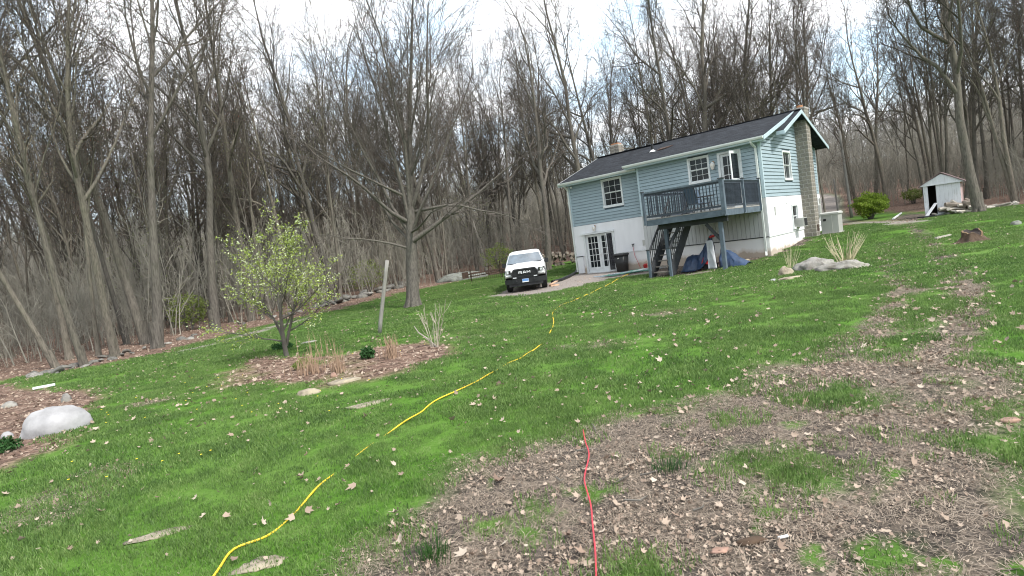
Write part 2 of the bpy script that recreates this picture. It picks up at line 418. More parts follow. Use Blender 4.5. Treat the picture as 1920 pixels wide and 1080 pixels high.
def grass_mat():
    t = NT('grass_blades'); geo = t.n('ShaderNodeNewGeometry'); p = t.pos()
    a = t.n('ShaderNodeAttribute', attribute_type='INSTANCER', attribute_name='tint').outputs['Fac']
    n1 = t.noise(p, 1.6, 5, .65); n2 = t.noise(p, .22, 3)
    f = t.math('ADD', t.math('MULTIPLY', geo.outputs['Random Per Island'], .34), t.math('ADD', t.math('MULTIPLY', n1, .85), t.math('MULTIPLY_ADD', a, .22, -.20)))
    c = t.ramp(f, [(.20, (.045, .088, .026)), (.40, (.088, .165, .042)), (.58, (.135, .230, .058)), (.78, (.20, .29, .09)), (.93, (.30, .32, .17))])
    c = t.mix(t.ramp(n2, [(.35, (0, 0, 0)), (.7, (.4, .4, .4))]), c, (.155, .225, .065))
    t.col(c); t.set(Roughness=.6); t.b.inputs['Specular IOR Level'].default_value = .3
    tr = t.n('ShaderNodeBsdfTranslucent'); t.l(c, tr.inputs[0]); ms = t.n('ShaderNodeMixShader'); ms.inputs[0].default_value = .3
    t.l(t.b.outputs[0], ms.inputs[1]); t.l(tr.outputs[0], ms.inputs[2]); t.l(ms.outputs[0], t.t.nodes['Material Output'].inputs[0])
    return t.m
M['grass'] = grass_mat()
# ------------------------------------------------------------------ ground zones (world plan outlines)
def gpoly(pts): return np.array([tuple(G(*p))[:2] for p in pts])
def sdist(x, y, P):
    """signed distance to a polygon, positive inside"""
    x = np.asarray(x, float); y = np.asarray(y, float); n = len(P); d = np.full(x.shape, 1e9); ins = np.zeros(x.shape, bool)
    for i in range(n):
        ax, ay = P[i]; bx, by = P[(i + 1) % n]; ex, ey = bx - ax, by - ay
        t = np.clip(((x - ax) * ex + (y - ay) * ey) / (ex * ex + ey * ey + 1e-12), 0, 1)
        d = np.minimum(d, np.hypot(x - ax - t * ex, y - ay - t * ey))
        c = ((ay > y) != (by > y)) & (x < (bx - ax) * (y - ay) / (by - ay + 1e-12) + ax); ins ^= c
    return np.where(ins, d, -d)
def ldist(x, y, L):
    x = np.asarray(x, float); y = np.asarray(y, float); d = np.full(x.shape, 1e9)
    for i in range(len(L) - 1):
        ax, ay = L[i]; bx, by = L[i + 1]; ex, ey = bx - ax, by - ay
        t = np.clip(((x - ax) * ex + (y - ay) * ey) / (ex * ex + ey * ey + 1e-12), 0, 1)
        d = np.minimum(d, np.hypot(x - ax - t * ex, y - ay - t * ey))
    return d
BARE = gpoly([(640, 1080), (790, 985), (900, 890), (1050, 825), (1180, 775), (1290, 745), (1400, 742), (1480, 695), (1560, 668), (1640, 672), (1750, 655), (1830, 680),
              (1860, 770), (1800, 800), (1690, 805), (1640, 830), (1760, 850), (1850, 890), (1920, 990), (2100, 1080), (2300, 1300)])
BARE = np.vstack([BARE, [(4, 1.0), (1, 0.6), (-1.5, 1.8), (-1.6, 3.2)]])
TRACK_R = gpoly([(1700, 415), (1735, 450), (1765, 480), (1800, 515), (1815, 560), (1800, 610), (1770, 660), (1700, 720)])
TRACK_L = gpoly([(1662, 455), (1668, 500), (1690, 540), (1660, 590), (1600, 640), (1520, 690)])
BED = gpoly([(395, 705), (480, 672), (560, 672), (640, 668), (700, 652), (790, 640), (860, 642), (830, 668), (760, 695), (690, 712), (600, 725), (520, 712), (440, 722)])
LEAFBED = gpoly([(-200, 715), (0, 715), (60, 735), (180, 735), (215, 742), (160, 775), (130, 820), (80, 845), (0, 890), (-250, 960)])
PARK = gpoly([(915, 556), (950, 540), (1035, 528), (1090, 508), (1210, 498), (1225, 512), (1150, 522), (1100, 534), (1040, 546), (990, 556)])
DIRT = gpoly([(1210, 520), (1280, 517), (1380, 497), (1455, 480), (1530, 450), (1515, 440), (1440, 470), (1330, 480), (1210, 500)])
SHEDDIRT = gpoly([(1640, 418), (1700, 400), (1770, 400), (1735, 412), (1680, 424)])
# edge of the lawn, from far left round the back to the right
EDGE = [G(*p) for p in [(-500, 800), (-150, 735), (0, 712), (60, 706), (150, 692), (300, 664), (430, 628), (560, 596), (650, 578), (760, 548), (880, 524), (930, 515), (1000, 504), (1065, 490)]]
EDGE = [(p.x, p.y) for p in EDGE]
EDGE2 = [G(*p) for p in [(1560, 408), (1600, 404), (1660, 398), (1730, 396), (1800, 392), (1850, 388), (1920, 383), (2100, 372)]]
EDGE2 = [(p.x, p.y) for p in EDGE2]
back = [hw(-11.5, 9.5), hw(-8, 14), hw(-2, 17), hw(3, 16)]
LAWN = np.array(EDGE + [tuple(p) for p in back] + EDGE2 + [(120, 30), (120, -60), (-120, -60), (-120, 10)])
DRIVE = gpoly([(330, 660), (430, 633), (520, 609), (590, 592), (590, 595), (520, 614), (430, 639), (330, 665)])
ROAD = np.array([tuple(hw(3.2, 9)), tuple(hw(5.6, 9)), tuple(G(1585, 416))[:2], (40, 70), (52, 110), (44, 110), (34, 70), tuple(G(1560, 410))[:2]])
print('EDGE', [tuple(round(a, 1) for a in p) for p in EDGE], [tuple(round(a, 1) for a in p) for p in EDGE2])

def zones(x, y):
    """bare soil, leaf mulch, gravel, each 0..1"""
    sm = lambda d, w: np.clip(.5 + d / w, 0, 1)
    n1 = fbm(x, y, 1.1, 21, 4) - .5; n2 = fbm(x, y, .35, 31, 3) - .5; n3 = fbm(x, y, 3.5, 41, 3) - .5
    r = np.hypot(x, y)
    ns = np.clip(r / 11, .3, 1.1); b = sm(sdist(x, y, BARE) + .22 + (n1 * 1.5 + n3 * .8) * ns, .55)
    tuf = np.clip((fbm(x, y, .32, 51, 4) - .63) * 9, 0, 1) + np.clip((fbm(x, y, 1.3, 55, 4) - .65) * 5, 0, .7)
    b = b * (1 - np.clip(tuf, 0, .92))
    patch = np.clip((fbm(x, y, 2.2, 61, 3) - .66) * 7, 0, 1) * .55 * (r < 30)
    b = np.maximum(b, patch)
    tr = np.maximum(sm(.27 - ldist(x, y, TRACK_R) + n2 * .6 + n1 * .3, .3), sm(.26 - ldist(x, y, TRACK_L) + n2 * .55 + n1 * .5, .3) * .9)
    b = np.maximum(b, tr * .95)
    for P, w in ((DIRT, .5), (SHEDDIRT, .8)): b = np.maximum(b, sm(sdist(x, y, P) + n1 * .8, w))
    l = sm(sdist(x, y, BED) + .15 + n1 * 1.2, .5) * np.clip(1.25 + .14 * (x + 4.2) + 2.0 * n1, .3, 1); l = np.maximum(l, sm(sdist(x, y, LEAFBED) + n1 * 1.2, .5))
    l = np.maximum(l, sm(-sdist(x, y, LAWN) + n1 * 1.4, .9))
    g = sm(sdist(x, y, PARK) + n1 * .5, .5); g = np.maximum(g, sm(sdist(x, y, DRIVE) + n1 * .25, .3) * .9); g = np.maximum(g, sm(sdist(x, y, ROAD) + n1 * .7, .6))
    l = l * (1 - g); b = b * (1 - g) * (1 - l)
    return b, l, g

# ground sheet: polar grid, fine near the camera and inside the view
rr = np.concatenate([[0.0], np.geomspace(.5, 30, 190), np.geomspace(30.6, 900, 90)])
aa = np.concatenate([np.linspace(-52, 52, 420), np.linspace(52, 308, 90)[1:-1]]) * math.pi / 180
RR, AA = np.meshgrid(rr[1:], aa, indexing='ij')
gx = RR * np.sin(AA); gy = RR * np.cos(AA)
gb, gl, gg = zones(gx, gy)
gz = zf(gx, gy)
gz = gz - gb * .02 + gb * (fbm(gx, gy, .22, 71, 3) - .5) * .07 + gl * (fbm(gx, gy, .4, 73, 2) - .5) * .05
nr, na = RR.shape
V = np.stack([gx, gy, gz], -1).reshape(-1, 3)
ii, jj = np.meshgrid(np.arange(nr - 1), np.arange(na), indexing='ij'); j2 = (jj + 1) % na
Q = np.stack([ii * na + jj, (ii + 1) * na + jj, (ii + 1) * na + j2, ii * na + j2], -1).reshape(-1, 4)
V = np.vstack([V, [[0, 0, Z0]]]); c0 = len(V) - 1
Tn = np.stack([np.full(na, c0), np.arange(na), (np.arange(na) + 1) % na], -1)

def ground_mat():
    t = NT('lawn_soil'); p = t.pos(); a = t.n('ShaderNodeAttribute', attribute_name='zone'); s = t.n('ShaderNodeSeparateColor'); t.l(a.outputs['Color'], s.inputs[0])
    n_f = t.noise(p, 22, 6, .7); n_m = t.noise(p, 3.2, 5, .6); n_l = t.noise(p, .4, 4)
    gr = t.ramp(t.math('ADD', t.math('MULTIPLY', n_f, .6), t.math('MULTIPLY', n_m, .4)), [(.33, (.03, .075, .010)), (.5, (.065, .155, .016)), (.68, (.12, .20, .05))])
    gr = t.mix(t.ramp(n_l, [(.4, (0, 0, 0)), (.7, (.45, .45, .45))]), gr, (.13, .19, .055))
    so = t.ramp(t.math('ADD', t.math('MULTIPLY', n_f, .55), t.math('MULTIPLY', n_m, .45)), [(.38, (.034, .029, .026)), (.48, (.075, .063, .054)), (.58, (.17, .138, .11)), (.70, (.31, .255, .20))])
    vo = t.n('ShaderNodeTexVoronoi'); vo.inputs['Scale'].default_value = 9; t.l(p, vo.inputs['Vector']); sv = t.n('ShaderNodeSeparateColor'); t.l(vo.outputs['Color'], sv.inputs[0])
    le = t.ramp(sv.outputs[0], [(0, (.10, .065, .05)), (.35, (.19, .12, .09)), (.7, (.28, .185, .14)), (1, (.37, .27, .21))])
    le = t.mix(t.ramp(n_f, [(.42, (.75, .75, .75)), (.62, (0, 0, 0))]), le, (.06, .042, .034))
    gv = t.ramp(n_f, [(.3, (.13, .105, .09)), (.5, (.24, .21, .19)), (.7, (.36, .33, .31))])
    c = t.mix(s.outputs[0], gr, so); c = t.mix(s.outputs[1], c, le); c = t.mix(s.outputs[2], c, gv)
    t.col(c); t.set(Roughness=.95); t.b.inputs['Specular IOR Level'].default_value = .12
    t.bump(t.math('ADD', n_f, t.math('MULTIPLY', vo.outputs[0], .5)), .8, .03); return t.m
gm = np_mesh('ground', V, Q, Tn, [ground_mat()], smooth=True)
ca = gm.color_attributes.new('zone', 'FLOAT_COLOR', 'POINT')
ca.data.foreach_set('color', np.vstack([np.stack([gb.ravel(), gl.ravel(), gg.ravel(), np.ones(nr * na)], -1), [[0, 0, 0, 1]]]).astype(np.float32).ravel())
ground = tag(link('ground', gm), 'rough green lawn with worn bare soil patches and leaf littered wood edge', kind='structure')

# ------------------------------------------------------------------ scattering of uncountable stuff
SRC = bpy.data.collections.new('scatter_sources')                  # never linked to the scene: only holds the pieces to scatter
def source(name, me):
    o = bpy.data.objects.new(name, me); SRC.objects.link(o); return o
def scatter(name, label, P, rot, scl, tint, srcs, parent=None):
    """one 'stuff' object: srcs scattered over the points P"""
    P = np.asarray(P, np.float32); me = bpy.data.meshes.new(name); me.vertices.add(len(P)); me.vertices.foreach_set('co', P.ravel())
    for nm, ty, key, dat in (('rot', 'FLOAT_VECTOR', 'vector', rot), ('scl', 'FLOAT', 'value', scl), ('tint', 'FLOAT', 'value', tint)):
        at = me.attributes.new(nm, ty, 'POINT'); at.data.foreach_set(key, np.asarray(dat, np.float32).ravel())
    o = link(name, me, parent)
    coll = bpy.data.collections.new(name + '_pieces')
    for s in srcs: coll.objects.link(s)
    ng = bpy.data.node_groups.new(name, 'GeometryNodeTree')
    ng.interface.new_socket('Geometry', in_out='INPUT', socket_type='NodeSocketGeometry'); ng.interface.new_socket('Geometry', in_out='OUTPUT', socket_type='NodeSocketGeometry')
    nd = lambda t: ng.nodes.new(t)
    gi, go = nd('NodeGroupInput'), nd('NodeGroupOutput'); iop = nd('GeometryNodeInstanceOnPoints'); ci = nd('GeometryNodeCollectionInfo')
    ci.inputs['Collection'].default_value = coll; ci.inputs['Separate Children'].default_value = True; ci.inputs['Reset Children'].default_value = True
    iop.inputs['Pick Instance'].default_value = True
    ar = nd('GeometryNodeInputNamedAttribute'); ar.data_type = 'FLOAT_VECTOR'; ar.inputs['Name'].default_value = 'rot'
    asc = nd('GeometryNodeInputNamedAttribute'); asc.data_type = 'FLOAT'; asc.inputs['Name'].default_value = 'scl'
    L = ng.links.new
    L(gi.outputs[0], iop.inputs['Points']); L(ci.outputs[0], iop.inputs['Instance'])
    L(ar.outputs[0], iop.inputs['Rotation']); L(asc.outputs[0], iop.inputs['Scale'])
    ri = nd('FunctionNodeRandomValue'); ri.data_type = 'INT'; ri.inputs['Min'].default_value = 0 if 'Min' in ri.inputs else 0
    for s_ in ri.inputs:
        if s_.name == 'Max' and s_.type == 'INT': s_.default_value = len(srcs) - 1
        if s_.name == 'Min' and s_.type == 'INT': s_.default_value = 0
    out = [s_ for s_ in ri.outputs if s_.type == 'INT'][0]; L(out, iop.inputs['Instance Index'])
    L(iop.outputs[0], go.inputs[0])
    md = o.modifiers.new('scatter', 'NODES'); md.node_group = ng
    tag(o, label, None, None, 'stuff'); return o

def blades(n, size, h, w, seed, lean=.5, flat=False, clump=False):
    g = np.random.default_rng(seed); V = []; Q = []; Tt = []
    px = g.uniform(-size / 2, size / 2, n); py = g.uniform(-size / 2, size / 2, n)
    if clump: px = g.normal(0, size / 5, n); py = g.normal(0, size / 5, n)
    for i in range(n):
        a = g.uniform(0, 6.283); hh = h * g.uniform(.45, 1.25); ww = w * g.uniform(.6, 1.2); ln = g.uniform(.1, 1) * lean * hh; b = g.uniform(0, 6.283)
        if clump: b = math.atan2(py[i], px[i]) + g.normal(0, .4); ln *= 1.5
        dx, dy = math.cos(a) * ww / 2, math.sin(a) * ww / 2; lx, ly = math.cos(b) * ln, math.sin(b) * ln; o = len(V)
        if flat: lx, ly = math.cos(b) * hh, math.sin(b) * hh; dx, dy = -math.sin(b) * ww / 2, math.cos(b) * ww / 2; hh = g.uniform(.005, .03); z0 = g.uniform(.002, .012)
        else: z0 = -.01
        V += [(px[i] - dx, py[i] - dy, z0), (px[i] + dx, py[i] + dy, z0), (px[i] + dx * .8 + lx * .35, py[i] + dy * .8 + ly * .35, hh * .6), (px[i] - dx * .8 + lx * .35, py[i] - dy * .8 + ly * .35, hh * .6),
              (px[i] + lx, py[i] + ly, hh)]
        Q.append((o, o + 1, o + 2, o + 3)); Tt.append((o + 3, o + 2, o + 4))
    return np.array(V), np.array(Q), np.array(Tt)
def bl_src(name, mat, *a, **k):
    V, Q, Tt = blades(*a, **k); return source(name, np_mesh(name, V, Q, Tt, [mat]))

def sample(n, r0, r1, half, dens=None, seed=1):
    g = np.random.default_rng(seed); r = np.sqrt(g.uniform(r0 * r0, r1 * r1, n)); a = g.uniform(-half, half, n) * math.pi / 180
    x = r * np.sin(a); y = r * np.cos(a)
    if dens is not None:
        k = g.uniform(0, 1, n) < dens(x, y); x, y = x[k], y[k]
    return x, y, g
def gdens(x, y):
    b, l, gvl = zones(x, y); ho = house_block(x, y)
    return np.clip(1 - b * 1.05 - l * 1.3 - gvl * 1.4, 0, 1) * ho
def house_block(x, y):
    lx = (x - HC[0]) * EX[0] + (y - HC[1]) * EX[1]; ly = (x - HC[0]) * EY[0] + (y - HC[1]) * EY[1]
    return 1.0 - ((lx > -11.2) & (lx < 0.1) & (ly > -.1) & (ly < 9.8))
def patch_scale(x, y): return .35 + 1.35 * fbm(x, y, .8, 81, 3)
area = lambda r0, r1, half: math.radians(2 * half) / 2 * (r1 * r1 - r0 * r0)
specs = [('near', 1.2, 7.5, 52, 34, .34, [bl_src('grass_tuft_a', M['grass'], 150, .34, .034, .0065, 1, .9), bl_src('grass_tuft_b', M['grass'], 150, .34, .040, .006, 2, .9), bl_src('grass_tuft_c', M['grass'], 120, .34, .030, .007, 3, .9)]),
         ('mid', 7.5, 17, 50, 13, .5, [bl_src('grass_patch_a', M['grass'], 220, .5, .042, .010, 4, .9), bl_src('grass_patch_b', M['grass'], 220, .5, .036, .010, 5, .9)]),
         ('far', 17, 48, 48, 4.2, .9, [bl_src('grass_sward_a', M['grass'], 260, .95, .05, .02, 6, .9), bl_src('grass_sward_b', M['grass'], 260, .95, .045, .02, 7, .9)])]
gp = [];
for nm, r0, r1, half, den, sz, srcs in specs:
    x, y, g = sample(int(area(r0, r1, half) * den), r0, r1, half, gdens, 5)
    n = len(x); rot = np.stack([np.zeros(n), np.zeros(n), g.uniform(0, 6.28, n)], -1)
    z = zf(x, y); s = patch_scale(x, y)
    scatter('lawn_grass', 'short bright green grass growing over the lawn', np.stack([x, y, z], -1), rot, s, g.uniform(0, 1, n), srcs)
# tufts standing in the bare soil, and dead straw lying on it
def bdens(x, y): b, l, gvl = zones(x, y); return np.clip(b, 0, 1) * (1 - gvl)
x, y, g = sample(int(area(1.5, 16, 50) * 90), 1.5, 16, 50, lambda x, y: bdens(x, y), 9); n = len(x)
st = [bl_src('straw_a', M['dead_straw'], 60, .34, .06, .0045, 11, flat=True), bl_src('straw_b', M['dead_straw'], 60, .34, .05, .004, 12, flat=True), bl_src('straw_c', M['dead_straw'], 40, .34, .09, .006, 13, flat=True)]
scatter('dead_straw', 'dead straw and bits of twig lying on the bare soil', np.stack([x, y, zf(x, y) - .012], -1), np.stack([np.zeros(n), np.zeros(n), g.uniform(0, 6.28, n)], -1), g.uniform(.6, 1.2, n), g.uniform(0, 1, n), st)
x, y, g = sample(int(area(1.5, 14, 50) * 22), 1.5, 14, 50, lambda x, y: bdens(x, y) * np.clip((fbm(x, y, .8, 91, 3) - .45) * 4, 0, 1), 10); n = len(x)
tf = [bl_src('soil_tuft_a', M['grass'], 40, .22, .05, .006, 14, clump=True), bl_src('soil_tuft_b', M['grass'], 26, .16, .04, .006, 15, clump=True)]
scatter('soil_grass_tufts', 'small green grass tufts growing in the bare soil', np.stack([x, y, zf(x, y) - .01], -1), np.stack([np.zeros(n), np.zeros(n), g.uniform(0, 6.28, n)], -1), g.uniform(.5, 1.3, n), g.uniform(0, 1, n), tf)

# ------------------------------------------------------------------ fallen leaves: 290 nearest one by one, the rest as litter
def leaf_mesh(name, seed, mat):
    g = random.Random(seed); n = 5; pts = []
    for k in range(n):
        a = math.pi / 2 + (k - (n - 1) / 2) * 1.05; L = (.5, .62, .75, .62, .5)[k] * g.uniform(.8, 1.15)
        pts.append((math.cos(a) * L * .8, math.sin(a) * L))
        if k < n - 1:
            a2 = a + .52; L2 = .3 * g.uniform(.8, 1.2); pts.append((math.cos(a2) * L2, math.sin(a2) * L2))
    pts = [(0, -.35)] + pts
    cu = g.uniform(.3, 1.3); tw = g.uniform(-.4, .4)
    z = lambda p: cu * (p[0] ** 2) * .9 + tw * p[0] * p[1] + abs(p[1]) * .25 * cu
    V = [(0, 0, 0.0)] + [(p[0], p[1], z(p)) for p in pts]
    F = [(0, i + 1, (i + 1) % len(pts) + 1) for i in range(len(pts))]
    V = np.array(V); V[:, 2] -= V[:, 2].min() * .5
    return np_mesh(name, V * .1, None, np.array(F), [mat])
LEAF = [leaf_mesh('dry_leaf', s, M['dry_leaf']) for s in range(16)]
LEAFI = [source('litter_leaf', leaf_mesh('litter_leaf', s, M['dry_leaf_i'])) for s in range(10)]
def ldens(x, y):
    b, l, gvl = zones(x, y); cl = fbm(x, y, 1.3, 95, 3)
    edge = np.clip(1 - np.abs(sdist(x, y, BARE)) / 1.6, 0, 1)
    tr = np.clip(1 - ldist(x, y, TRACK_R) / .55, 0, 1) + np.clip(1 - ldist(x, y, TRACK_L) / .45, 0, 1) * .8
    return np.clip(.06 + .8 * np.clip(cl - .48, 0, 1) + b * .55 * np.clip((cl - .32) * 4, 0, 1) + edge * .25 * np.clip((cl - .35) * 4, 0, 1) + np.clip(tr, 0, 1) * 1.0 + l * .9, 0, 1) * house_block(x, y)
xs, ys = [], []
for r0, r1, dn, sd in ((1.5, 9, 46, 3), (9, 18, 46, 4), (18, 46, 24, 5)):
    x, y, g = sample(int(area(r0, r1, 50) * dn), r0, r1, 50, ldens, sd); xs.append(x); ys.append(y)
x = np.concatenate(xs); y = np.concatenate(ys); z = zf(x, y); g = np.random.default_rng(77); n = len(x)
rot = np.stack([g.normal(0, .5, n), g.normal(0, .5, n), g.uniform(0, 6.28, n)], -1); sc = (.35 + .75 * g.uniform(0, 1, n) ** 1.6) * np.where(g.uniform(0, 1, n) < .12, 1.2, .9)
b_, l_, q_ = zones(x, y)
zl = z + np.where(b_ + l_ + q_ > .5, .012, .035)
infr = (np.abs(np.degrees(np.arctan2(x, y))) < 41) & (y > 2.9)
show = np.where(infr, sc / np.hypot(x, y), 0); order = np.argsort(-show); ind = order[:290]; rest = order[290:]
for k in ind:
    link('dry_leaf', LEAF[int(g.integers(0, 16))], ground, (x[k], y[k], zl[k]), None, tuple(rot[k]), tuple(float(sc[k] * q_) for q_ in (g.uniform(.55, 1.05), g.uniform(.75, 1.1), g.uniform(.7, 1.6))))
o = scatter('leaf_litter', 'brown dry leaves lying over the lawn and the wood edge', np.stack([x[rest], y[rest], zl[rest]], -1), rot[rest], sc[rest], g.uniform(0, 1, len(rest)), LEAFI)
print('leaves', n)
# crumbled leaf bits on the bare soil
x, y, g = sample(int(area(1.5, 14, 50) * 1250), 1.5, 14, 50, lambda x, y: bdens(x, y) * np.clip(.35 + (fbm(x, y, .9, 97, 3) - .42) * 5, .12, 1), 19); n = len(x)
scatter('leaf_crumbs', 'crumbled bits of dry leaf over the bare soil', np.stack([x, y, zf(x, y) + .004], -1), np.stack([g.normal(0, .55, n), g.normal(0, .55, n), g.uniform(0, 6.28, n)], -1), (.09 + .30 * g.uniform(0, 1, n) ** 2.2), g.uniform(0, 1, n), LEAFI)
x, y, g = sample(int(area(1.5, 30, 48) * 7), 1.5, 30, 48, lambda x, y: np.clip((fbm(x, y, 1.7, 99, 3) - .3) * 3, .1, 1) * house_block(x, y), 29); n = len(x)
scatter('leaf_crumbs', 'small pale bits of leaf caught in the grass', np.stack([x, y, zf(x, y) + .03], -1), np.stack([g.normal(0, .4, n), g.normal(0, .4, n), g.uniform(0, 6.28, n)], -1), g.uniform(.18, .5, n), g.uniform(.3, 1, n), LEAFI)
# dandelions: tiny yellow flower heads in the grass
fm = leaf_mat('yellow_flower', [(.75, .55, .03), (.8, .65, .05)], 0)
V = [(math.cos(a) * .013, math.sin(a) * .013, .05 + (.006 if i % 2 else 0)) for i, a in enumerate(np.linspace(0, 6.283, 9)[:-1])] + [(0, 0, .058)]
fsrc = source('flower_head', np_mesh('flower_head', np.array(V), None, np.array([(i, (i + 1) % 8, 8) for i in range(8)]), [fm]))
xs, ys = [], []
for px, py, s, k in ((250, 885, .7, 9), (330, 745, 1.2, 14), (560, 742, .8, 12), (620, 680, 1.4, 6)):
    c = G(px, py)
    for _ in range(k): xs.append(c.x + rnd.gauss(0, s)); ys.append(c.y + rnd.gauss(0, s))
x = np.array(xs); y = np.array(ys); n = len(x)
scatter('yellow_flowers', 'tiny yellow flowers dotted in the grass', np.stack([x, y, zf(x, y)], -1), np.zeros((n, 3)), np.full(n, 1.0), np.zeros(n), [fsrc])
# ------------------------------------------------------------------ house (local: x along the front to the right, y to the back, z up)
house = T('house', 'blue sided two storey house with white basement walls and dark shingle roof', 'house', (HC[0], HC[1], 0), -HYAW)
ZS, ZE_R, ZE_L, W, XL, XJ, JOG = 2.78, 5.50, 5.38, 9.7, -11.15, -6.3, .59
RY, RZ = 4.85, 7.05
# wall bodies: one shell with openings behind the windows and doors
def wall_with_holes(mb, axis, c, th, a0, a1, z0, z1, holes):
    """wall in the plane axis=c (th thick inwards), cut into boxes round the rectangular holes (a0,a1,z0,z1)"""
    cuts = sorted({a0, a1, *[h[0] for h in holes], *[h[1] for h in holes]})
    for i in range(len(cuts) - 1):
        u0, u1 = cuts[i], cuts[i + 1]; um = (u0 + u1) / 2; seg = [(z0, z1)]
        for h in holes:
            if h[0] < um < h[1]:
                ns = []
                for s0, s1 in seg:
                    if h[2] > s0: ns.append((s0, min(s1, h[2])))
                    if h[3] < s1: ns.append((max(s0, h[3]), s1))
                seg = [s for s in ns if s[1] > s[0]]
        for s0, s1 in seg:
            if axis == 1: mb.box((u0, c, s0), (u1, c + th, s1))
            else: mb.box((c - th, u0, s0), (c, u1, s1))
WIN_R = (-3.46, -2.42, 4.02, 5.20); DOOR = (-1.92, -.92, 2.50, 5.10); WIN_L = (-8.86, -7.62, 3.62, 5.12)
FD = (-10.42, -8.50, -.02, 2.24); G1 = (3.25, 4.55, 3.62, 5.02); G2 = (8.05, 8.85, 3.72, 5.02); GB = (3.80, 4.80, 1.12, 2.30)
mb = MB()
wall_with_holes(mb, 1, 0, .16, XJ, 0, -.5, ZE_R - .02, [WIN_R, DOOR])
wall_with_holes(mb, 1, JOG, .16, XL, XJ, -.5, ZE_L, [WIN_L, FD])
wall_with_holes(mb, 0, 0, .16, .16, W - .16, -.5, ZE_R - .02, [G1, G2, GB])
mb.box((XL, JOG + .16, -.5), (XL + .16, W - .16, ZE_L)); mb.box((XL, W - .16, -.5), (0, W, ZE_R - .02)); mb.box((XJ, .16, -.5), (XJ + .16, JOG, ZE_R - .02))
roofz = lambda y: ZE_R - .12 + (RZ - ZE_R) * (1 - abs(y - RY) / (RY + .45)) if y < RY else ZE_R - .12 + (RZ - ZE_R) * (1 - (y - RY) / (W - RY + .45))
mb.prism([(.02, ZE_R - .02), (W - .02, ZE_R - .02), (RY, roofz(RY) - .06)], -.16, 0, 0); mb.prism([(JOG + .02, ZE_L - .01), (W - .02, ZE_R - .02), (RY, roofz(RY) - .12)], XL, XL + .16, 0)
wall = mb.build('wall', M['white_wall'], house)
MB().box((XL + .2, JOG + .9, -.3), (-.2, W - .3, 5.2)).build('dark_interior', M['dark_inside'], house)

# siding courses, each a part of the wall
EXPO = .168
def course(axis, c, spans, z0, z1, sgn):
    z0 = z0 + .013
    for a0, a1 in spans:
        mb = MB()
        if a1 - a0 < .02: continue
        if axis == 1: P = [(a0, c - .012, z1), (a1, c - .012, z1), (a1, c - .045, z0), (a0, c - .045, z0), (a0, c - .008, z0), (a1, c - .008, z0)]
        else: P = [(c + .012, a0, z1), (c + .012, a1, z1), (c + .045, a1, z0), (c + .045, a0, z0), (c + .008, a0, z0), (c + .008, a1, z0)]
        mb.add(P, [(0, 1, 2, 3), (3, 2, 5, 4), (0, 3, 4), (1, 5, 2)])
        mb.build('siding_board', M['siding'], wall)
def spans(a0, a1, z0, z1, holes):
    s = [(a0, a1)]
    for h in holes:
        if z1 > h[2] - .03 and z0 < h[3] + .03:
            n = []
            for p, q in s:
                if h[0] > p: n.append((p, min(q, h[0])))
                if h[1] < q: n.append((max(p, h[1]), q))
            s = n
    return s
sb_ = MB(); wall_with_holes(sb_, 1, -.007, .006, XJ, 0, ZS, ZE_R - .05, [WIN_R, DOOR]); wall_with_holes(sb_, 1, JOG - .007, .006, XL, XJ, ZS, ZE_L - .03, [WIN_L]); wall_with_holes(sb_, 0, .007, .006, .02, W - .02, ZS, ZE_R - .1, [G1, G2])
sb_.prism([(.1, ZE_R - .1), (W - .1, ZE_R - .1), (RY, RZ - .2)], .001, .007, 0); o_ = sb_.build('siding_gap_shade', M['gap_shade'], house); o_['kind'] = 'stuff'  # added dark sheet; what shows between courses imitates their shadow lines
k = 0
while ZS + k * EXPO < ZE_R - .05:
    z0 = ZS + k * EXPO; z1 = min(z0 + EXPO, ZE_R - .03)
    course(1, 0, spans(XJ + .09, -.09, z0, z1, [WIN_R, DOOR]), z0, z1, -1)
    if z0 < ZE_L - .05: course(1, JOG, spans(XL + .09, XJ, z0, min(z1, ZE_L - .02), [WIN_L]), z0, min(z1, ZE_L - .02), -1)
    k += 1
k = 0
while ZS + k * EXPO < RZ - .35:
    z0 = ZS + k * EXPO; z1 = z0 + EXPO
    if z1 < ZE_R - .1: a0, a1 = .09, W - .09
    else:
        t = (z1 - (ZE_R - .14)) / (RZ - ZE_R + .02); a0 = max(.09, -.45 + (RY + .45) * t); a1 = min(W - .09, W + .45 - (W - RY + .45) * t)
    if a1 - a0 > .2: course(0, 0, spans(a0, a1, z0, z1, [G1, G2]), z0, z1, 1)
    k += 1
# corner posts
for (a, b) in (((-.09, -.035, ZS), (.035, .09, ZE_R - .1)), ((XJ - .012, -.035, ZS), (XJ + .09, .10, ZE_R - .04)), ((XL - .03, JOG - .035, ZS), (XL + .09, JOG + .09, ZE_L - .03)), ((-.09, W - .09, ZS), (.035, W + .035, ZE_R - .1))):
    MB().box(a, b).build('corner_post', M['fascia_blue'], house)
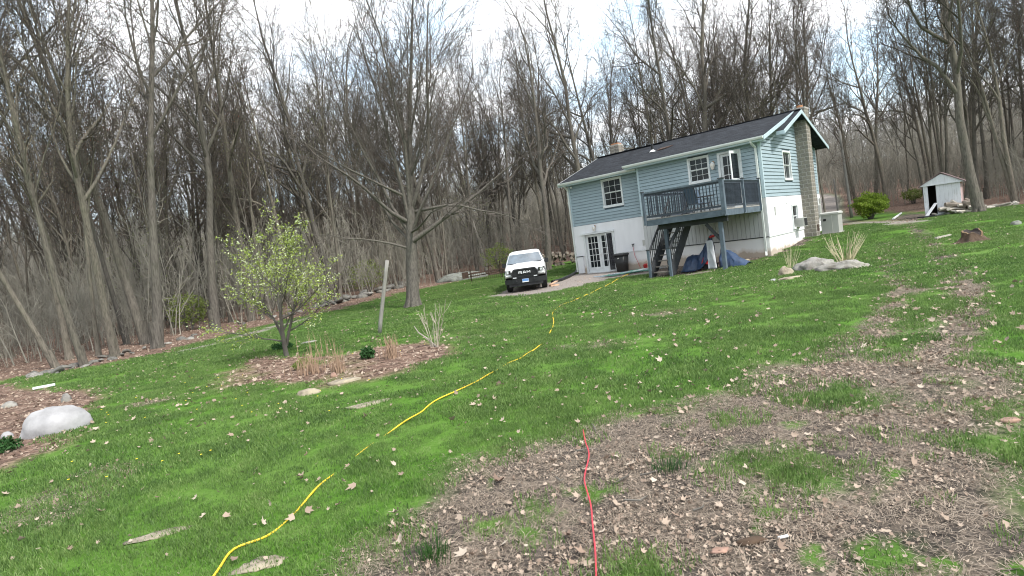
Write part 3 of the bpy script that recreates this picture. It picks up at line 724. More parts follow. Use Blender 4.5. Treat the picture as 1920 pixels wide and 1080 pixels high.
# basement: white panels above a ledge, painted foundation below, grooved boards under the deck
FZ = .98
mb = MB(); wall_with_holes(mb, 1, JOG - .045, .043, XL - .02, XJ, FZ, ZS - .015, [(FD[0] - .06, FD[1] + .06, -.1, 2.3)])
mb.build('basement_panel', M['white_wall'], house)
mb = MB(); wall_with_holes(mb, 1, JOG - .02, .018, XL - .01, XJ, -.5, FZ - .045, [(FD[0] - .06, FD[1] + .06, -.6, 2.3)]); mb.build('foundation', M['foundation'], house)
MB().box((FD[1] + .1, JOG - .06, FZ - .045), (XJ, JOG - .004, FZ - .003)).build('ledge_trim', M['trim'], house)
mb = MB(); wall_with_holes(mb, 0, .046, .044, -.02, W, FZ, ZS - .015, [GB]); mb.build('basement_panel', M['white_wall'], house)
MB().box((.002, .0, -.5), (.022, W, FZ - .045)).build('foundation', M['foundation'], house)
MB().box((.004, -.04, FZ - .045), (.055, W, FZ - .003)).build('ledge_trim', M['trim'], house)
MB().box((XJ - .01, -.022, -.5), (0, -.002, FZ - .045)).build('foundation', M['foundation'], house)
MB().box((XJ, -.05, FZ - .045), (-.0, -.004, FZ - .003)).build('ledge_trim', M['deck_dark'], house)
M['groove'] = simple('grooved_panel_shaded', (.46, .465, .46), .8, .06, 2, streak=(4, 4, .7), objvar=.03)  # grey lowered so the deck's shade is part of the panel colour
xx = XJ + .02; wv = .203
while xx < -.03:
    x1 = min(xx + wv - .014, -.02)
    MB().box((xx, -.044 - rnd.uniform(0, .004), FZ), (x1, -.006, ZS - .015)).build('panel_board', M['groove'], house); xx += wv
for axis in (0,):
    MB().box((XJ, -.03, ZS - .02), (0.02, -.001, ZS + .0)).build('starter_strip', M['siding'], house)

# windows
def window(name, axis, c, rect, cols, rows, parent=house, fr=.06, sash=True, glassmat='glass'):
    a0, a1, z0, z1 = rect
    def bx(mb, u0, u1, w0, w1, d0, d1):
        if axis == 1: mb.box((u0, c - d1, w0), (u1, c - d0, w1))
        else: mb.box((c + d0, u0, w0), (c + d1, u1, w1))
    f = MB(); e = fr
    bx(f, a0 - .03, a0 + e, z0 - .02, z1 + .03, -.10, .05); bx(f, a1 - e, a1 + .03, z0 - .02, z1 + .03, -.10, .05)
    bx(f, a0 + e, a1 - e, z1 - e, z1 + .03, -.10, .052); bx(f, a0 - .05, a1 + .05, z0 - .07, z0 + e * .7, -.10, .075)
    o = f.build('window', M['trim'], parent)
    zm = (z0 + z1) / 2
    for k, (s0, s1) in enumerate(((z0 + e * .7, zm), (zm, z1 - e))):
        s = MB(); d = -.045 + .03 * k; t = .03
        bx(s, a0 + e, a0 + e + t, s0, s1, d - .03, d); bx(s, a1 - e - t, a1 - e, s0, s1, d - .03, d)
        bx(s, a0 + e + t, a1 - e - t, s0, s0 + t, d - .03, d + .001); bx(s, a0 + e + t, a1 - e - t, s1 - t, s1, d - .03, d + .001)
        s.build('sash', M['trim'], o)
        g = MB(); bx(g, a0 + e + t, a1 - e - t, s0 + t, s1 - t, d - .022, d - .016); g.build('pane', M[glassmat], o)
        mu = MB(); u0, u1, w0, w1 = a0 + e + t, a1 - e - t, s0 + t, s1 - t
        for i in range(1, cols): x = u0 + (u1 - u0) * i / cols; bx(mu, x - .008, x + .008, w0, w1, d - .015, d - .004)
        for j in range(1, rows): z = w0 + (w1 - w0) * j / rows; bx(mu, u0, u1, z - .008, z + .008, d - .0145, d - .0035)
        if mu.v: mu.build('muntin', M['trim'], o)
    return o
window('window', 1, 0, WIN_R, 3, 2); window('window', 1, JOG, WIN_L, 3, 2)
window('window', 0, 0, G1, 2, 1); window('window', 0, 0, G2, 2, 1); window('window', 0, .044, GB, 1, 1)
# french door pair in the basement, right leaf with its screen ajar
def glazed_leaf(parent, x0, x1, z0, z1, y, cols, rows, name='door', st=.13, handle=None, bot=.28):
    f = MB(); f.box((x0, y, z0), (x0 + st, y + .045, z1)); f.box((x1 - st, y, z0), (x1, y + .045, z1))
    f.box((x0 + st, y, z0), (x1 - st, y + .045, z0 + bot)); f.box((x0 + st, y, z1 - st), (x1 - st, y + .045, z1))
    o = f.build(name, M['trim'], parent)
    MB().box((x0 + st, y + .02, z0 + bot), (x1 - st, y + .026, z1 - st)).build('pane', M['glass'], o)
    mu = MB(); u0, u1, w0, w1 = x0 + st, x1 - st, z0 + bot, z1 - st
    for i in range(1, cols): x = u0 + (u1 - u0) * i / cols; mu.box((x - .014, y + .004, w0), (x + .014, y + .0195, w1))
    for j in range(1, rows): z = w0 + (w1 - w0) * j / rows; mu.box((u0, y + .0045, z - .014), (u1, y + .019, z + .014))
    mu.build('muntin', M['trim'], o)
    if handle: MB().tube([(handle, y - .05, z0 + 1.0), (handle, y + .01, z0 + 1.0)], [.03, .018], 8).build('handle', M['chrome'], o)
    return o
fdm = MB(); yy = JOG - .05
fdm.box((FD[0] - .09, yy - .03, -.1), (FD[0] + .03, yy + .14, 2.2)); fdm.box((FD[1] - .03, yy - .03, -.1), (FD[1] + .06, yy + .14, 2.2)); fdm.box((FD[0] - .22, yy - .12, 2.2), (FD[1] + .09, yy + .14, 2.29))
fdm.box((FD[0] + .03, yy - .02, -.1), (FD[1] - .03, yy + .14, .0)); fdm.build('door_frame', M['trim'], house)
glazed_leaf(house, FD[0] + .04, FD[0] + .94, .0, 2.18, JOG + .02, 3, 5, handle=FD[0] + .88)
glazed_leaf(house, FD[0] + .95, FD[1] - .04, .0, 2.18, JOG + .03, 3, 5, handle=FD[0] + 1.02)
M['screen'] = simple('screen_mesh', (.035, .035, .04), .8, .1, 30)
_t = M['screen'].node_tree; _b = _t.nodes['Principled BSDF']; _b.inputs['Alpha'].default_value = .62
s = MB(); s.bar((FD[0] + 1.50, JOG - .12, 0), (FD[0] + 1.50, JOG - .12, 2.16), .05); s.bar((FD[1] - .04, JOG - .09, 0), (FD[1] - .04, JOG - .09, 2.16), .04); s.bar((FD[0] + 1.50, JOG - .12, 2.16), (FD[1] - .04, JOG - .09, 2.16), .04); s.bar((FD[0] + 1.50, JOG - .12, .02), (FD[1] - .04, JOG - .09, .02), .06)
sd = s.build('screen_door', M['trim'], house)
MB().add([(FD[0] + 1.52, JOG - .117, .03), (FD[1] - .07, JOG - .103, .03), (FD[1] - .07, JOG - .103, 2.14), (FD[0] + 1.52, JOG - .117, 2.14), (FD[0] + 1.52, JOG - .110, .03), (FD[1] - .07, JOG - .096, .03), (FD[1] - .07, JOG - .096, 2.14), (FD[0] + 1.52, JOG - .110, 2.14)],
         [(0, 1, 2, 3), (7, 6, 5, 4), (0, 4, 5, 1), (2, 6, 7, 3)]).build('screen', M['screen'], sd)
# narrow boxed panel left of the door, deck door and open storm door
MB().box((XL + .06, JOG - .10, 0), (FD[0] - .25, JOG - .047, FZ - .01)).build('boxed_panel', M['white_wall'], house)
MB().box((XL + .02, JOG - .12, FZ - .01), (FD[0] - .24, JOG - .047, FZ + .03)).build('ledge_trim', M['deck_dark'], house)
f = MB(); f.box((DOOR[0] - .06, -.05, DOOR[2]), (DOOR[0] + .05, .12, DOOR[3])); f.box((DOOR[1] - .05, -.05, DOOR[2]), (DOOR[1] + .06, .12, DOOR[3])); f.box((DOOR[0] - .06, -.052, DOOR[3]), (DOOR[1] + .06, .12, DOOR[3] + .09)); f.build('door_frame', M['trim'], house)
glazed_leaf(house, DOOR[0] + .05, DOOR[1] - .05, DOOR[2], DOOR[3], .03, 3, 5, st=.12, handle=DOOR[1] - .12)
s = MB(); a = R_(84); px0, py0 = DOOR[1] - .05, -.07; dx, dy = -math.cos(a), -math.sin(a); wL = .88
pt = lambda u, z: (px0 + dx * u, py0 + dy * u, z)
for u0, u1, z0, z1 in ((0, .10, DOOR[2], DOOR[3]), (wL - .10, wL, DOOR[2], DOOR[3]), (.10, wL - .1, DOOR[2], DOOR[2] + .55), (.10, wL - .1, DOOR[3] - .12, DOOR[3]), (.10, wL - .1, 3.75, 3.83)):
    q = Vector((-dy, dx, 0)) * .018
    s.add([Vector(pt(u, z)) + q * g_ for g_ in (-1, 1) for u, z in ((u0, z0), (u1, z0), (u1, z1), (u0, z1))], [(3, 2, 1, 0), (4, 5, 6, 7), (0, 1, 5, 4), (1, 2, 6, 5), (2, 3, 7, 6), (3, 0, 4, 7)])
sdo = s.build('storm_door', M['trim'], house, label='white storm door standing open over the deck')
g_ = MB(); q = Vector((-dy, dx, 0)) * .004
g_.add([Vector(pt(u, z)) + q * k for k in (-1, 1) for u, z in ((.1, DOOR[2] + .55), (wL - .1, DOOR[2] + .55), (wL - .1, DOOR[3] - .12), (.1, DOOR[3] - .12))], [(3, 2, 1, 0), (4, 5, 6, 7), (0, 1, 5, 4), (1, 2, 6, 5), (2, 3, 7, 6), (3, 0, 4, 7)]).build('pane', M['glass'], sdo)

# roof
OV = .42
def slab(P, th=.09):
    a = [Vector(p) for p in P]; n = (a[1] - a[0]).cross(a[2] - a[0]).normalized()
    if n.z < 0: n = -n
    return MB().add([p for p in a] + [p - n * th for p in a], [(0, 1, 2, 3), (7, 6, 5, 4), (0, 4, 5, 1), (1, 5, 6, 2), (2, 6, 7, 3), (3, 7, 4, 0)])
def roof_piece(name, P, mat):
    """plane built in its own coordinates so that its shingle rows follow the eave"""
    a = [Vector(p) for p in P]; ux = (a[1] - a[0]).normalized(); n = ux.cross(a[3] - a[0]).normalized(); vy = n.cross(ux)
    mw = Matrix((ux, vy, n)).transposed().to_4x4(); mw.translation = a[0]; inv = mw.inverted()
    mbx = slab([inv @ p for p in a]); o = mbx.build(name, mat, house); o.matrix_local = mw; return o
XR = .33; X1 = XL - .38
rt = roof_piece('roof', [(XJ - .5, -.45, ZE_R), (XR, -.45, ZE_R), (XR, RY, RZ), (XJ - .5, RY, RZ)], M['roof'])
roof_piece('roof', [(X1, .14, ZE_L - .02), (XJ - .3, .14, ZE_L - .02), (XJ - .3, RY, RZ - .035), (X1, RY, RZ - .035)], M['roof'])
roof_piece('roof', [(.68, W + .28, ZE_R - .10), (X1, W + .28, ZE_R - .10), (X1, RY, RZ - .0), (.68, RY, RZ)], M['roof'])
zpr = lambda y: ZE_L - .10 + (RZ - .035 - ZE_L + .10) * (y - .14) / (RY - .14)
roof_piece('roof', [(XR + .004, 1.55, zpr(1.55)), (.68, 1.55, zpr(1.55)), (.68, RY, RZ - .03), (XR + .004, RY, RZ - .03)], M['roof'])
MB().bar((X1, RY, RZ + .012), (.68, RY, RZ + .012), .26, .03).build('ridge_cap', M['roof'], house)
# fascia, gutters, rakes, soffits
def rake(x, y0, z0, y1, z1, mat='fascia_blue', h=.17):
    MB().add([(x + dx_, y, z - dz) for dx_ in (0, .03) for (y, z, dz) in ((y0, z0, h), (y1, z1, h), (y1, z1, -.01), (y0, z0, -.01))],
             [(3, 2, 1, 0), (4, 5, 6, 7), (0, 1, 5, 4), (1, 2, 6, 5), (2, 3, 7, 6), (3, 0, 4, 7)]).build('rake_board', M[mat], house)
rake(XR + .003, -.47, ZE_R - .015, RY, RZ - .01); rake(.683, 1.53, zpr(1.53), RY, RZ - .04); rake(.683, RY, RZ - .01, W + .30, ZE_R - .115)
MB().box((XR + .004, 1.50, zpr(1.53) - .17), (.68, 1.53, zpr(1.53) + .0)).build('rake_return', M['fascia_blue'], house)
rake(X1 - .033, .12, ZE_L - .035, RY, RZ - .045, 'trim'); rake(XJ - .533, -.47, ZE_R - .015, RY - .3, RZ - .11, 'roof', .12)
rake(X1 - .033, RY, RZ - .01, W + .30, ZE_R - .115, 'trim')
def gutter(x0, x1, y, z):
    prof = [(y, z), (y - .12, z), (y - .12, z - .05), (y - .085, z - .12), (y, z - .12)]
    MB().prism(prof, x0, x1, 0).build('gutter', M['gutter'], house)
gutter(XJ - .52, XR, -.455, ZE_R + .0); gutter(X1, XJ - .1, .13, ZE_L - .02)
MB().box((XJ - .5, -.452, ZE_R - .2), (XR, -.43, ZE_R - .09)).build('fascia_board', M['fascia_blue'], house)
MB().box((X1, .132, ZE_L - .22), (XJ, .155, ZE_L - .11)).build('fascia_board', M['fascia_blue'], house)
MB().box((XJ - .5, -.43, ZE_R - .2), (XR - .02, -.03, ZE_R - .18)).build('soffit', M['fascia_blue'], house)
MB().box((X1, .155, ZE_L - .2), (XJ - .02, JOG - .03, ZE_L - .18)).build('soffit', M['fascia_blue'], house)
# downspouts
def spout(pts, w=.085):
    mb = MB()
    for a, b in zip(pts[:-1], pts[1:]): mb.bar(a, b, w, w * .8)
    mb.build('downspout', M['gutter'], house)
spout([(-.22, -.5, ZE_R - .06), (-.22, -.46, ZE_R - .22), (-.16, -.12, ZE_R - .42), (-.16, -.10, .28), (-.12, -.24, .1)])
spout([(XL + .02, .08, ZE_L - .1), (XL - .0, .3, ZE_L - .3), (XL - .02, JOG - .09, ZE_L - .42), (XL - .02, JOG - .09, .1)])
# block chimney outside the gable
CY0, CY1, CX = 5.83, 6.63, .62
chim = MB().box((.0, CY0 + .012, .1), (CX - .012, CY1 - .012, 7.22)).build('chimney', M['mortar'], house)
bh = .2; k = 0; BM = {}
def blk(sx, sy, sz):
    key = (round(sx, 3), round(sy, 3), round(sz, 3))
    if key not in BM:
        e = .012; BM[key] = MB().loft([[(-sx / 2 + i, -sy / 2 + i, z), (sx / 2 - i, -sy / 2 + i, z), (sx / 2 - i, sy / 2 - i, z), (-sx / 2 + i, sy / 2 - i, z)] for z, i in ((-sz / 2, e), (-sz / 2 + e, 0), (sz / 2 - e, 0), (sz / 2, e))]).mesh('block', M['block'])
    return BM[key]
z = .12
while z < 7.2:
    odd = k % 2
    sp = [(0.02, .40), (.42, CX)] if not odd else [(0.02, .2), (.22, CX)]
    for a, b in sp:
        for c0, c1 in ((CY0, CY0 + .39), (CY0 + .4, CY1)):
            link('block', blk(b - a - .012, c1 - c0 - .012, bh - .014), chim, ((a + b) / 2, (c0 + c1) / 2, z + bh / 2), None, (rnd.gauss(0, .004), rnd.gauss(0, .004), rnd.gauss(0, .006)))
    z += bh; k += 1
MB().box((-.01, CY0 - .015, 7.23), (CX + .015, CY1 + .015, 7.31)).build('chimney_cap', M['mortar'], chim)
MB().tube([(.31, 6.23, 7.31), (.31, 6.23, 7.46)], .15, 10).build('flue', M['orange_clay'], chim)
MB().box((CX - .01, CY0 + .25, .75), (CX + .02, CY0 + .52, 1.1)).build('cleanout_door', M['rust'], chim)
# rear chimney beyond the ridge
c2 = MB().box((-11.0, 5.6, 6.0), (-10.35, 6.25, 7.75)).build('chimney', M['mortar'], house, label='short grey chimney rising behind the ridge')
for j in range(4):
    for a, b in (((-11.01, -10.69)), ((-10.67, -10.34))):
        link('block', blk(b - a - .01, .66, .19), c2, ((a + b) / 2, 5.925, 6.98 + j * .2), None, (0, 0, rnd.gauss(0, .006)))
MB().box((-10.92, 5.68, 7.75), (-10.43, 6.17, 7.84)).build('flue', M['orange_clay'], c2)
# roof vent and flashing
ry = lambda y: ZE_R + (RZ - ZE_R) * (y + .45) / (RY + .45)
MB().tube([(-6.35, 2.2, ry(2.2) - .05), (-6.35, 2.2, ry(2.2) + .42)], .07, 10).build('vent_pipe', M['black_plastic'], house)
MB().tube([(-6.35, 2.2, ry(2.2) - .02), (-6.35, 2.2, ry(2.2) + .1)], [.2, .075], 10).build('vent_flashing', M['trim'], house)
MB().add([(-6.0, 2.0, ry(2.0) + .03), (-5.5, 2.2, ry(2.2) + .02), (-5.3, 2.55, ry(2.55) + .02), (-5.95, 2.4, ry(2.4) + .03), (-6.0, 2.0, ry(2.0) + .06), (-5.5, 2.2, ry(2.2) + .06), (-5.3, 2.55, ry(2.55) + .06), (-5.95, 2.4, ry(2.4) + .07)],
         [(0, 1, 2, 3), (4, 5, 6, 7), (0, 1, 5, 4), (1, 2, 6, 5), (2, 3, 7, 6), (3, 0, 4, 7)]).build('roof_patch', M['rust'], house)

# small fittings on the walls
def lantern(x, y, z, name='wall_lamp', s=1.0):
    o = MB().tube([(x, y, z + .10 * s), (x, y - .10 * s, z + .14 * s), (x, y - .16 * s, z + .08 * s)], .014 * s, 6).box((x - .05 * s, y - .02, z - .02), (x + .05 * s, y - .001, z + .2 * s)).build(name, M['brass'], house)
    MB().tube([(x, y - .16 * s, z + .08 * s), (x, y - .16 * s, z - .02 * s), (x, y - .16 * s, z - .2 * s)], [.11 * s, .12 * s, .05 * s], 8).build('lamp_shade', M['milk_glass'], o)
    MB().tube([(x, y - .16 * s, z + .17 * s), (x, y - .16 * s, z + .08 * s)], [.015, .12 * s], 8).build('lamp_cap', M['trim'], o)
lantern(-2.18, -.05, 4.66, s=1.0); lantern(-9.62, JOG - .046, 2.52, s=.85)
MB().tube([(XL + .25, JOG - .03, 5.1), (XL + .25, JOG - .12, 5.07), (XL + .32, JOG - .2, 5.05)], [.03, .03, .06], 8).build('flood_light', M['trim'], house)
MB().box((XJ - .42, JOG - .085, 1.22), (XJ - .28, JOG - .046, 1.5)).build('outlet_box', M['ac'], house)
MB().tube([(-7.3, JOG - .046, 1.34), (-7.3, JOG - .14, 1.33), (-7.3, JOG - .14, 1.2)], .025, 6).bar((-7.38, JOG - .12, 1.36), (-7.22, JOG - .12, 1.36), .03).build('tap', M['dark_metal'], house)
MB().tube([(-7.3, JOG - .14, 1.2), (-7.26, JOG - .12, .7), (-7.12, JOG - .1, .3), (-7.0, JOG - .12, 0)], .012, 6).build('supply_hose', M['red_cord'], house)
MB().box((.046, 1.02, 1.92), (.09, 1.14, 2.3)).build('wall_vent', M['ac'], house)
MB().ring((.06, 3.15, 2.56), .2, .008, 0, 20, 5).build('cable_loop', M['gutter'], house)
MB().tube([(.03, 9.0, 3.6), (.05, 9.05, 2.9), (.09, 9.1, 1.2)], .022, 6).build('conduit', M['cabinet'], house)
MB().box((.046, 8.95, 1.5), (.18, 9.3, 2.1)).build('meter_box', M['cabinet'], house)
MB().box((.046, 9.35, 2.2), (.14, 9.5, 2.5)).build('meter_box', M['cabinet'], house)

def HL(x, y, z=None):
    p = hw(x, y); return (p[0], p[1], zg(p[0], p[1]) if z is None else z)
# window air conditioner
ac = T('air_conditioner', 'pale window air conditioner in the basement window of the gable wall', 'air conditioner', HL(0, 0, 0), -HYAW)
MB().box((.02, 4.12, 1.13), (.50, 4.72, 1.58)).build('casing', M['ac'], ac)
g_ = MB().box((.500, 4.15, 1.16), (.508, 4.69, 1.55)).build('grille', M['dark_metal'], ac)
for k in range(7): MB().box((.508, 4.16, 1.19 + k * .05), (.518, 4.68, 1.21 + k * .05)).build('fin', M['dark_metal'], g_)
sv = MB()
for k in range(5): sv.box((.15, 4.111, 1.2 + k * .06), (.45, 4.118, 1.225 + k * .06))
sv.build('side_louvre', M['cabinet'], ac)
# standby generator cabinet by the chimney
gp_ = hw(1.05, 7.35); gz_ = zg(*gp_) 
gen = T('utility_cabinet', 'beige outdoor utility cabinet with lid beside the block chimney', 'cabinet', (gp_[0], gp_[1], gz_), -HYAW)
MB().box((-.5, -.55, -.1), (.5, .55, .06)).build('base_pad', M['mortar'], gen)
MB().box((-.42, -.48, .06), (.42, .48, 1.05)).build('body', M['cabinet'], gen)
MB().loft([[(-.47, -.53, 1.05), (.47, -.53, 1.05), (.47, .53, 1.05), (-.47, .53, 1.05)], [(-.47, -.53, 1.13), (.47, -.53, 1.13), (.47, .53, 1.13), (-.47, .53, 1.13)], [(-.40, -.46, 1.18), (.40, -.46, 1.18), (.40, .46, 1.18), (-.40, .46, 1.18)]]).build('lid', M['ac'], gen)
MB().box((-.44, -.30, .2), (-.424, .36, .42)).build('louvre_panel', M['ac'], gen); MB().box((-.3, -.496, .72), (-.16, -.483, .84)).build('latch', M['black_plastic'], gen); MB().box((.10, -.494, .1), (.13, -.481, 1.03)).build('panel_seam', M['ac'], gen)
# ------------------------------------------------------------------ deck with stairs (house plan)
DX0, DX1, DD, DF = -3.68, -.2, -4.6, 2.46
deck = T('deck', 'raised slate grey wooden deck with baluster railing on the house front', 'deck', HL(0, 0, 0), -HYAW)
y = DD + .07; k = 0
SX0, SX1 = -3.55, -2.55            # stair opening
while y < -.03:
    x0 = DX0 + .02
    if -4.2 < y < -2.2: x0 = SX1 + .05
    MB().box((x0, y, DF - .035), (DX1 - .02, y + .132, DF)).build('deck_board', M['board'], deck); y += .142
rim = [((DX0, DD, DF - .29), (DX1, DD + .05, DF - .045)), ((DX0, DD + .05, DF - .29), (DX0 + .05, -.05, DF - .045)), ((DX1 - .05, DD + .05, DF - .29), (DX1, -.05, DF - .045))]
for a, b in rim: MB().box(a, b).build('rim_joist', M['deck'], deck)
for k in range(8):
    x = DX0 + .45 + k * .40
    if x > SX1 or k == 0: MB().box((x, DD + .051, DF - .27), (x + .04, -.06, DF - .04)).build('joist', M['deck_dark'], deck)
MB().box((DX0 + .3, -4.1, DF - .52), (DX1 - .1, -3.96, DF - .275)).build('beam', M['deck_dark'], deck)
PX = (-3.08, -.62)
for x in PX:
    z0 = zg(*hw(x, -4.03))
    MB().box((x - .075, -4.11, z0 - .1), (x + .075, -3.95, DF - .525)).build('support_post', M['deck'], deck)
    sgn = 1 if x < -2 else -1
    MB().bar((x + sgn * .06, -4.03, DF - 1.25), (x + sgn * .62, -4.03, DF - .54), .09, .12).build('brace', M['deck_dark'], deck)
RT = 3.60
def rail_run(p, q, z0, n, posts=True, mat='deck'):
    p = Vector(p); q = Vector(q); d = q - p
    def at(t, z): v = p + d * t; return (v.x, v.y, z)
    MB().bar(at(0, RT), at(1, RT), .13, .035).build('top_rail', M[mat], deck)
    MB().bar(at(0, RT - .07), at(1, RT - .07), .04, .085).build('upper_rail', M['baluster'], deck)
    MB().bar(at(0, z0 + .11), at(1, z0 + .11), .04, .085).build('lower_rail', M['baluster'], deck)
    me = MB().box((-.015, -.015, z0 + .155), (.015, .015, RT - .115)).mesh('baluster', M['baluster'])
    for i in range(1, n): v = p + d * (i / n); link('baluster', me, deck, (v.x, v.y, 0))
def post(x, y, z0=DF - .25, w=.10, top=RT + .06):
    o = MB().box((x - w / 2, y - w / 2, z0), (x + w / 2, y + w / 2, top)).build('railing_post', M['deck'], deck)
    MB().loft([[(x - w * .75, y - w * .75, top), (x + w * .75, y - w * .75, top), (x + w * .75, y + w * .75, top), (x - w * .75, y + w * .75, top)], [(x - w * .65, y - w * .65, top + .04), (x + w * .65, y - w * .65, top + .04), (x + w * .65, y + w * .65, top + .04), (x - w * .65, y + w * .65, top + .04)]]).build('post_cap', M['deck_dark'], o)
post(DX0 - .03, DD - .03); post(DX1 + .02, DD - .03, w=.16); post(DX1 + .04, -2.3); post(DX1 + .03, -.12)
rail_run((DX0 + .05, DD + .0, 0), (DX1 - .08, DD + .0, 0), DF, 24)
rail_run((DX1 - .0, DD + .08, 0), (DX1 - .0, -2.36, 0), DF, 20); rail_run((DX1 - .0, -2.24, 0), (DX1 - .0, -.18, 0), DF, 19)
rail_run((DX0 + .02, DD + .08, 0), (DX0 + .02, -.1, 0), DF, 22)
rail_run((SX1, -4.2, 0), (SX1, -2.2, 0), DF, 9)
# stairs: foot in front of the deck, climbing towards the house
stairs = T('staircase', 'dark open tread wooden stairs climbing under the deck to its opening', 'stairs', HL(0, 0, 0), -HYAW)
zb = zg(*hw(-3.1, -4.9)); nst = 10; y0, y1 = -4.85, -2.3
for k in range(nst):
    t = (k + 1) / (nst + 1); z = zb + (DF - zb) * t; y = y0 + (y1 - y0) * (k + .2) / nst
    MB().box((SX0 + .04, y, z - .045), (SX1 - .09, y + .27, z)).build('tread', M['tread'], stairs)
for x in (SX0, SX1 - .09):
    MB().prism([(y0 - .1, zb - .02), (y0 + .25, zb - .02), (y1 + .1, DF - .36), (y1 + .1, DF - .06), (y1 - .2, DF - .04), (y0 - .1, zb + .3)], x - .022, x + .022, 0).build('stringer', M['deck_dark'], stairs)
for x in (SX0 - .03, SX1 - .06):
    zt = zb + 1.12
    MB().box((x - .05, y0 - .16, zb - .1), (x + .05, y0 - .06, zt + .1)).build('newel_post', M['deck'], stairs)
    MB().box((x - .07, y0 - .18, zt + .1), (x + .07, y0 - .04, zt + .13)).build('newel_cap', M['deck_dark'], stairs)
    MB().bar((x, y0 - .06, zt), (x, y1, DF + .85), .05, .09).build('handrail', M['deck_dark'], stairs)
    MB().bar((x, y0 - .06, zb + .42), (x, y1, DF + .2), .04, .08).build('bottom_rail', M['deck_dark'], stairs)
    for i in range(1, 15):
        t = i / 15; yy = y0 - .06 + (y1 - y0 + .06) * t
        MB().bar((x, yy, zb + .46 + (DF - zb - .24) * t), (x, yy, zt - .04 + (DF + .85 - zt) * t), .03).build('baluster', M['deck_dark'], stairs)
# chair on the deck
def deck_chair(x, y, rz, label):
    p = hw(x, y); ch = T('deck_chair', label, 'chair', (p[0], p[1], DF), -HYAW + rz, 'sling chairs on the deck')
    fr = MB()
    for sx in (-.27, .27):
        fr.tube([(sx, -.25, 0), (sx, -.27, .4), (sx, -.24, .62), (sx, .1, .64)], .016, 6); fr.tube([(sx, .30, 0), (sx, .18, .42), (sx, .34, 1.08)], .016, 6)
    fr.tube([(-.27, .34, 1.08), (.27, .34, 1.08)], .016, 6); fr.tube([(-.27, -.26, .4), (.27, -.26, .4)], .016, 6); fr.build('frame', M['dark_metal'], ch)
    MB().loft([[(-.25, yy, zz), (.25, yy, zz), (.25, yy, zz + .02), (-.25, yy, zz + .02)] for yy, zz in ((-.26, .41), (-.05, .37), (.18, .40))]).build('seat', M['sling'], ch)
    MB().loft([[(-.25, yy, zz), (.25, yy, zz), (.25, yy + .02, zz), (-.25, yy + .02, zz)] for yy, zz in ((.18, .41), (.25, .7), (.33, 1.07))]).build('backrest', M['sling'], ch)
deck_chair(-1.75, -3.7, 2.9, 'blue grey sling chair on the deck nearer the corner post')
deck_chair(-2.2, -2.0, 1.2, 'blue grey sling chair on the deck behind the stair opening')
p = hw(-1.6, -2.9); tb = T('deck_table', 'small dark metal table on the deck between the sling chairs', 'table', (p[0], p[1], DF), -HYAW)
MB().tube([(0, 0, .66), (0, 0, .69)], .4, 20).build('table_top', M['dark_metal'], tb)
for k in range(4): a = k * 1.57 + .8; MB().tube([(math.cos(a) * .3, math.sin(a) * .3, 0), (math.cos(a) * .22, math.sin(a) * .22, .66)], .016, 6).build('leg', M['dark_metal'], tb)

# ------------------------------------------------------------------ machine under tarps below the deck
def cloth(name, fn, nu, nv, mat, label, th=.006):
    V = []; F = []
    for i in range(nu + 1):
        for j in range(nv + 1): V.append(fn(i / nu, j / nv))
    for i in range(nu):
        for j in range(nv): a = i * (nv + 1) + j; F.append((a, a + 1, a + nv + 2, a + nv + 1))
    mb = MB().add(V, F); me = mb.mesh(name, M[mat], smooth=True); o = link(name, me); md = o.modifiers.new('thick', 'SOLIDIFY'); md.thickness = th
    tag(o, label, 'tarp'); return o
def place_house(o, x, y):
    p = hw(x, y); o.location = (p[0], p[1], zg(*p)); o.rotation_euler = (0, 0, -HYAW)
def fold(u, v, a=.05): return a * (mnoise.noise(Vector((u * 7, v * 3.1, 1.7))) + .6 * mnoise.noise(Vector((u * 15, v * 6, 4.2))))
def tarpA(u, v):
    # from low left lobe up to the tall handle, back and front hems on the ground
    x = -.80 + 1.30 * u
    top = .62 + .05 * math.sin(u * 5) if u < .5 else .62 + (1.52 - .62) * ((u - .5) / .5) ** 1.0
    if u < .15: top *= math.sqrt(max(.02, u / .15))
    s = (v - .5) * 2; w = .55 + .06 * math.sin(u * 9) + (.1 if u < .5 else -.25 * (u - .5))
    if u > .5 and s < 0: hem = .02 + .5 * ((u - .5) / .5) ** 2
    else: hem = .0
    z = hem + (top - hem) * (1 - abs(s) ** (2.6 if u < .5 else 1.6)); y = s * w * (.82 + .18 * abs(s))
    f = fold(u * 1.3, v * 2, .09) * min(1, z * 3); return (x + f * .5, y + f, max(.0, z + f * .6))
place_house(cloth('blue_tarp', tarpA, 44, 30, 'tarp', 'dark blue tarp draped from its peak down to the ground at left under the deck'), -2.0, -3.0)
def tarpB(u, v):
    x = .3 + 1.15 * u; top = .75 * (1 - u) ** .9 + .12; s = (v - .5) * 2; z = top * (1 - abs(s) ** 2.0); y = s * (.42 + .15 * u)
    f = fold(u + 3, v * 2, .09) * min(1, z * 3); return (x + f * .4, y + f, max(0, z + f * .5))
place_house(cloth('blue_tarp', tarpB, 30, 22, 'tarp', 'dark blue tarp sagging low beside the right deck post'), -1.5, -2.8)
def gcl(u, v):
    x = .42 + .26 * u + .10 * (1 - v) * 0; z = .05 + 1.22 * (1 - v); y = -.42 - .16 * v + .03 * math.sin(u * 7) + fold(u + 7, v, .04)
    return (x - .08 * (1 - v) + (u - .5) * .12 * v, y, z)
place_house(cloth('grey_cloth', gcl, 10, 18, 'grey_cloth', 'pale grey cloth hanging between the two blue tarps'), -1.87, -3.05)
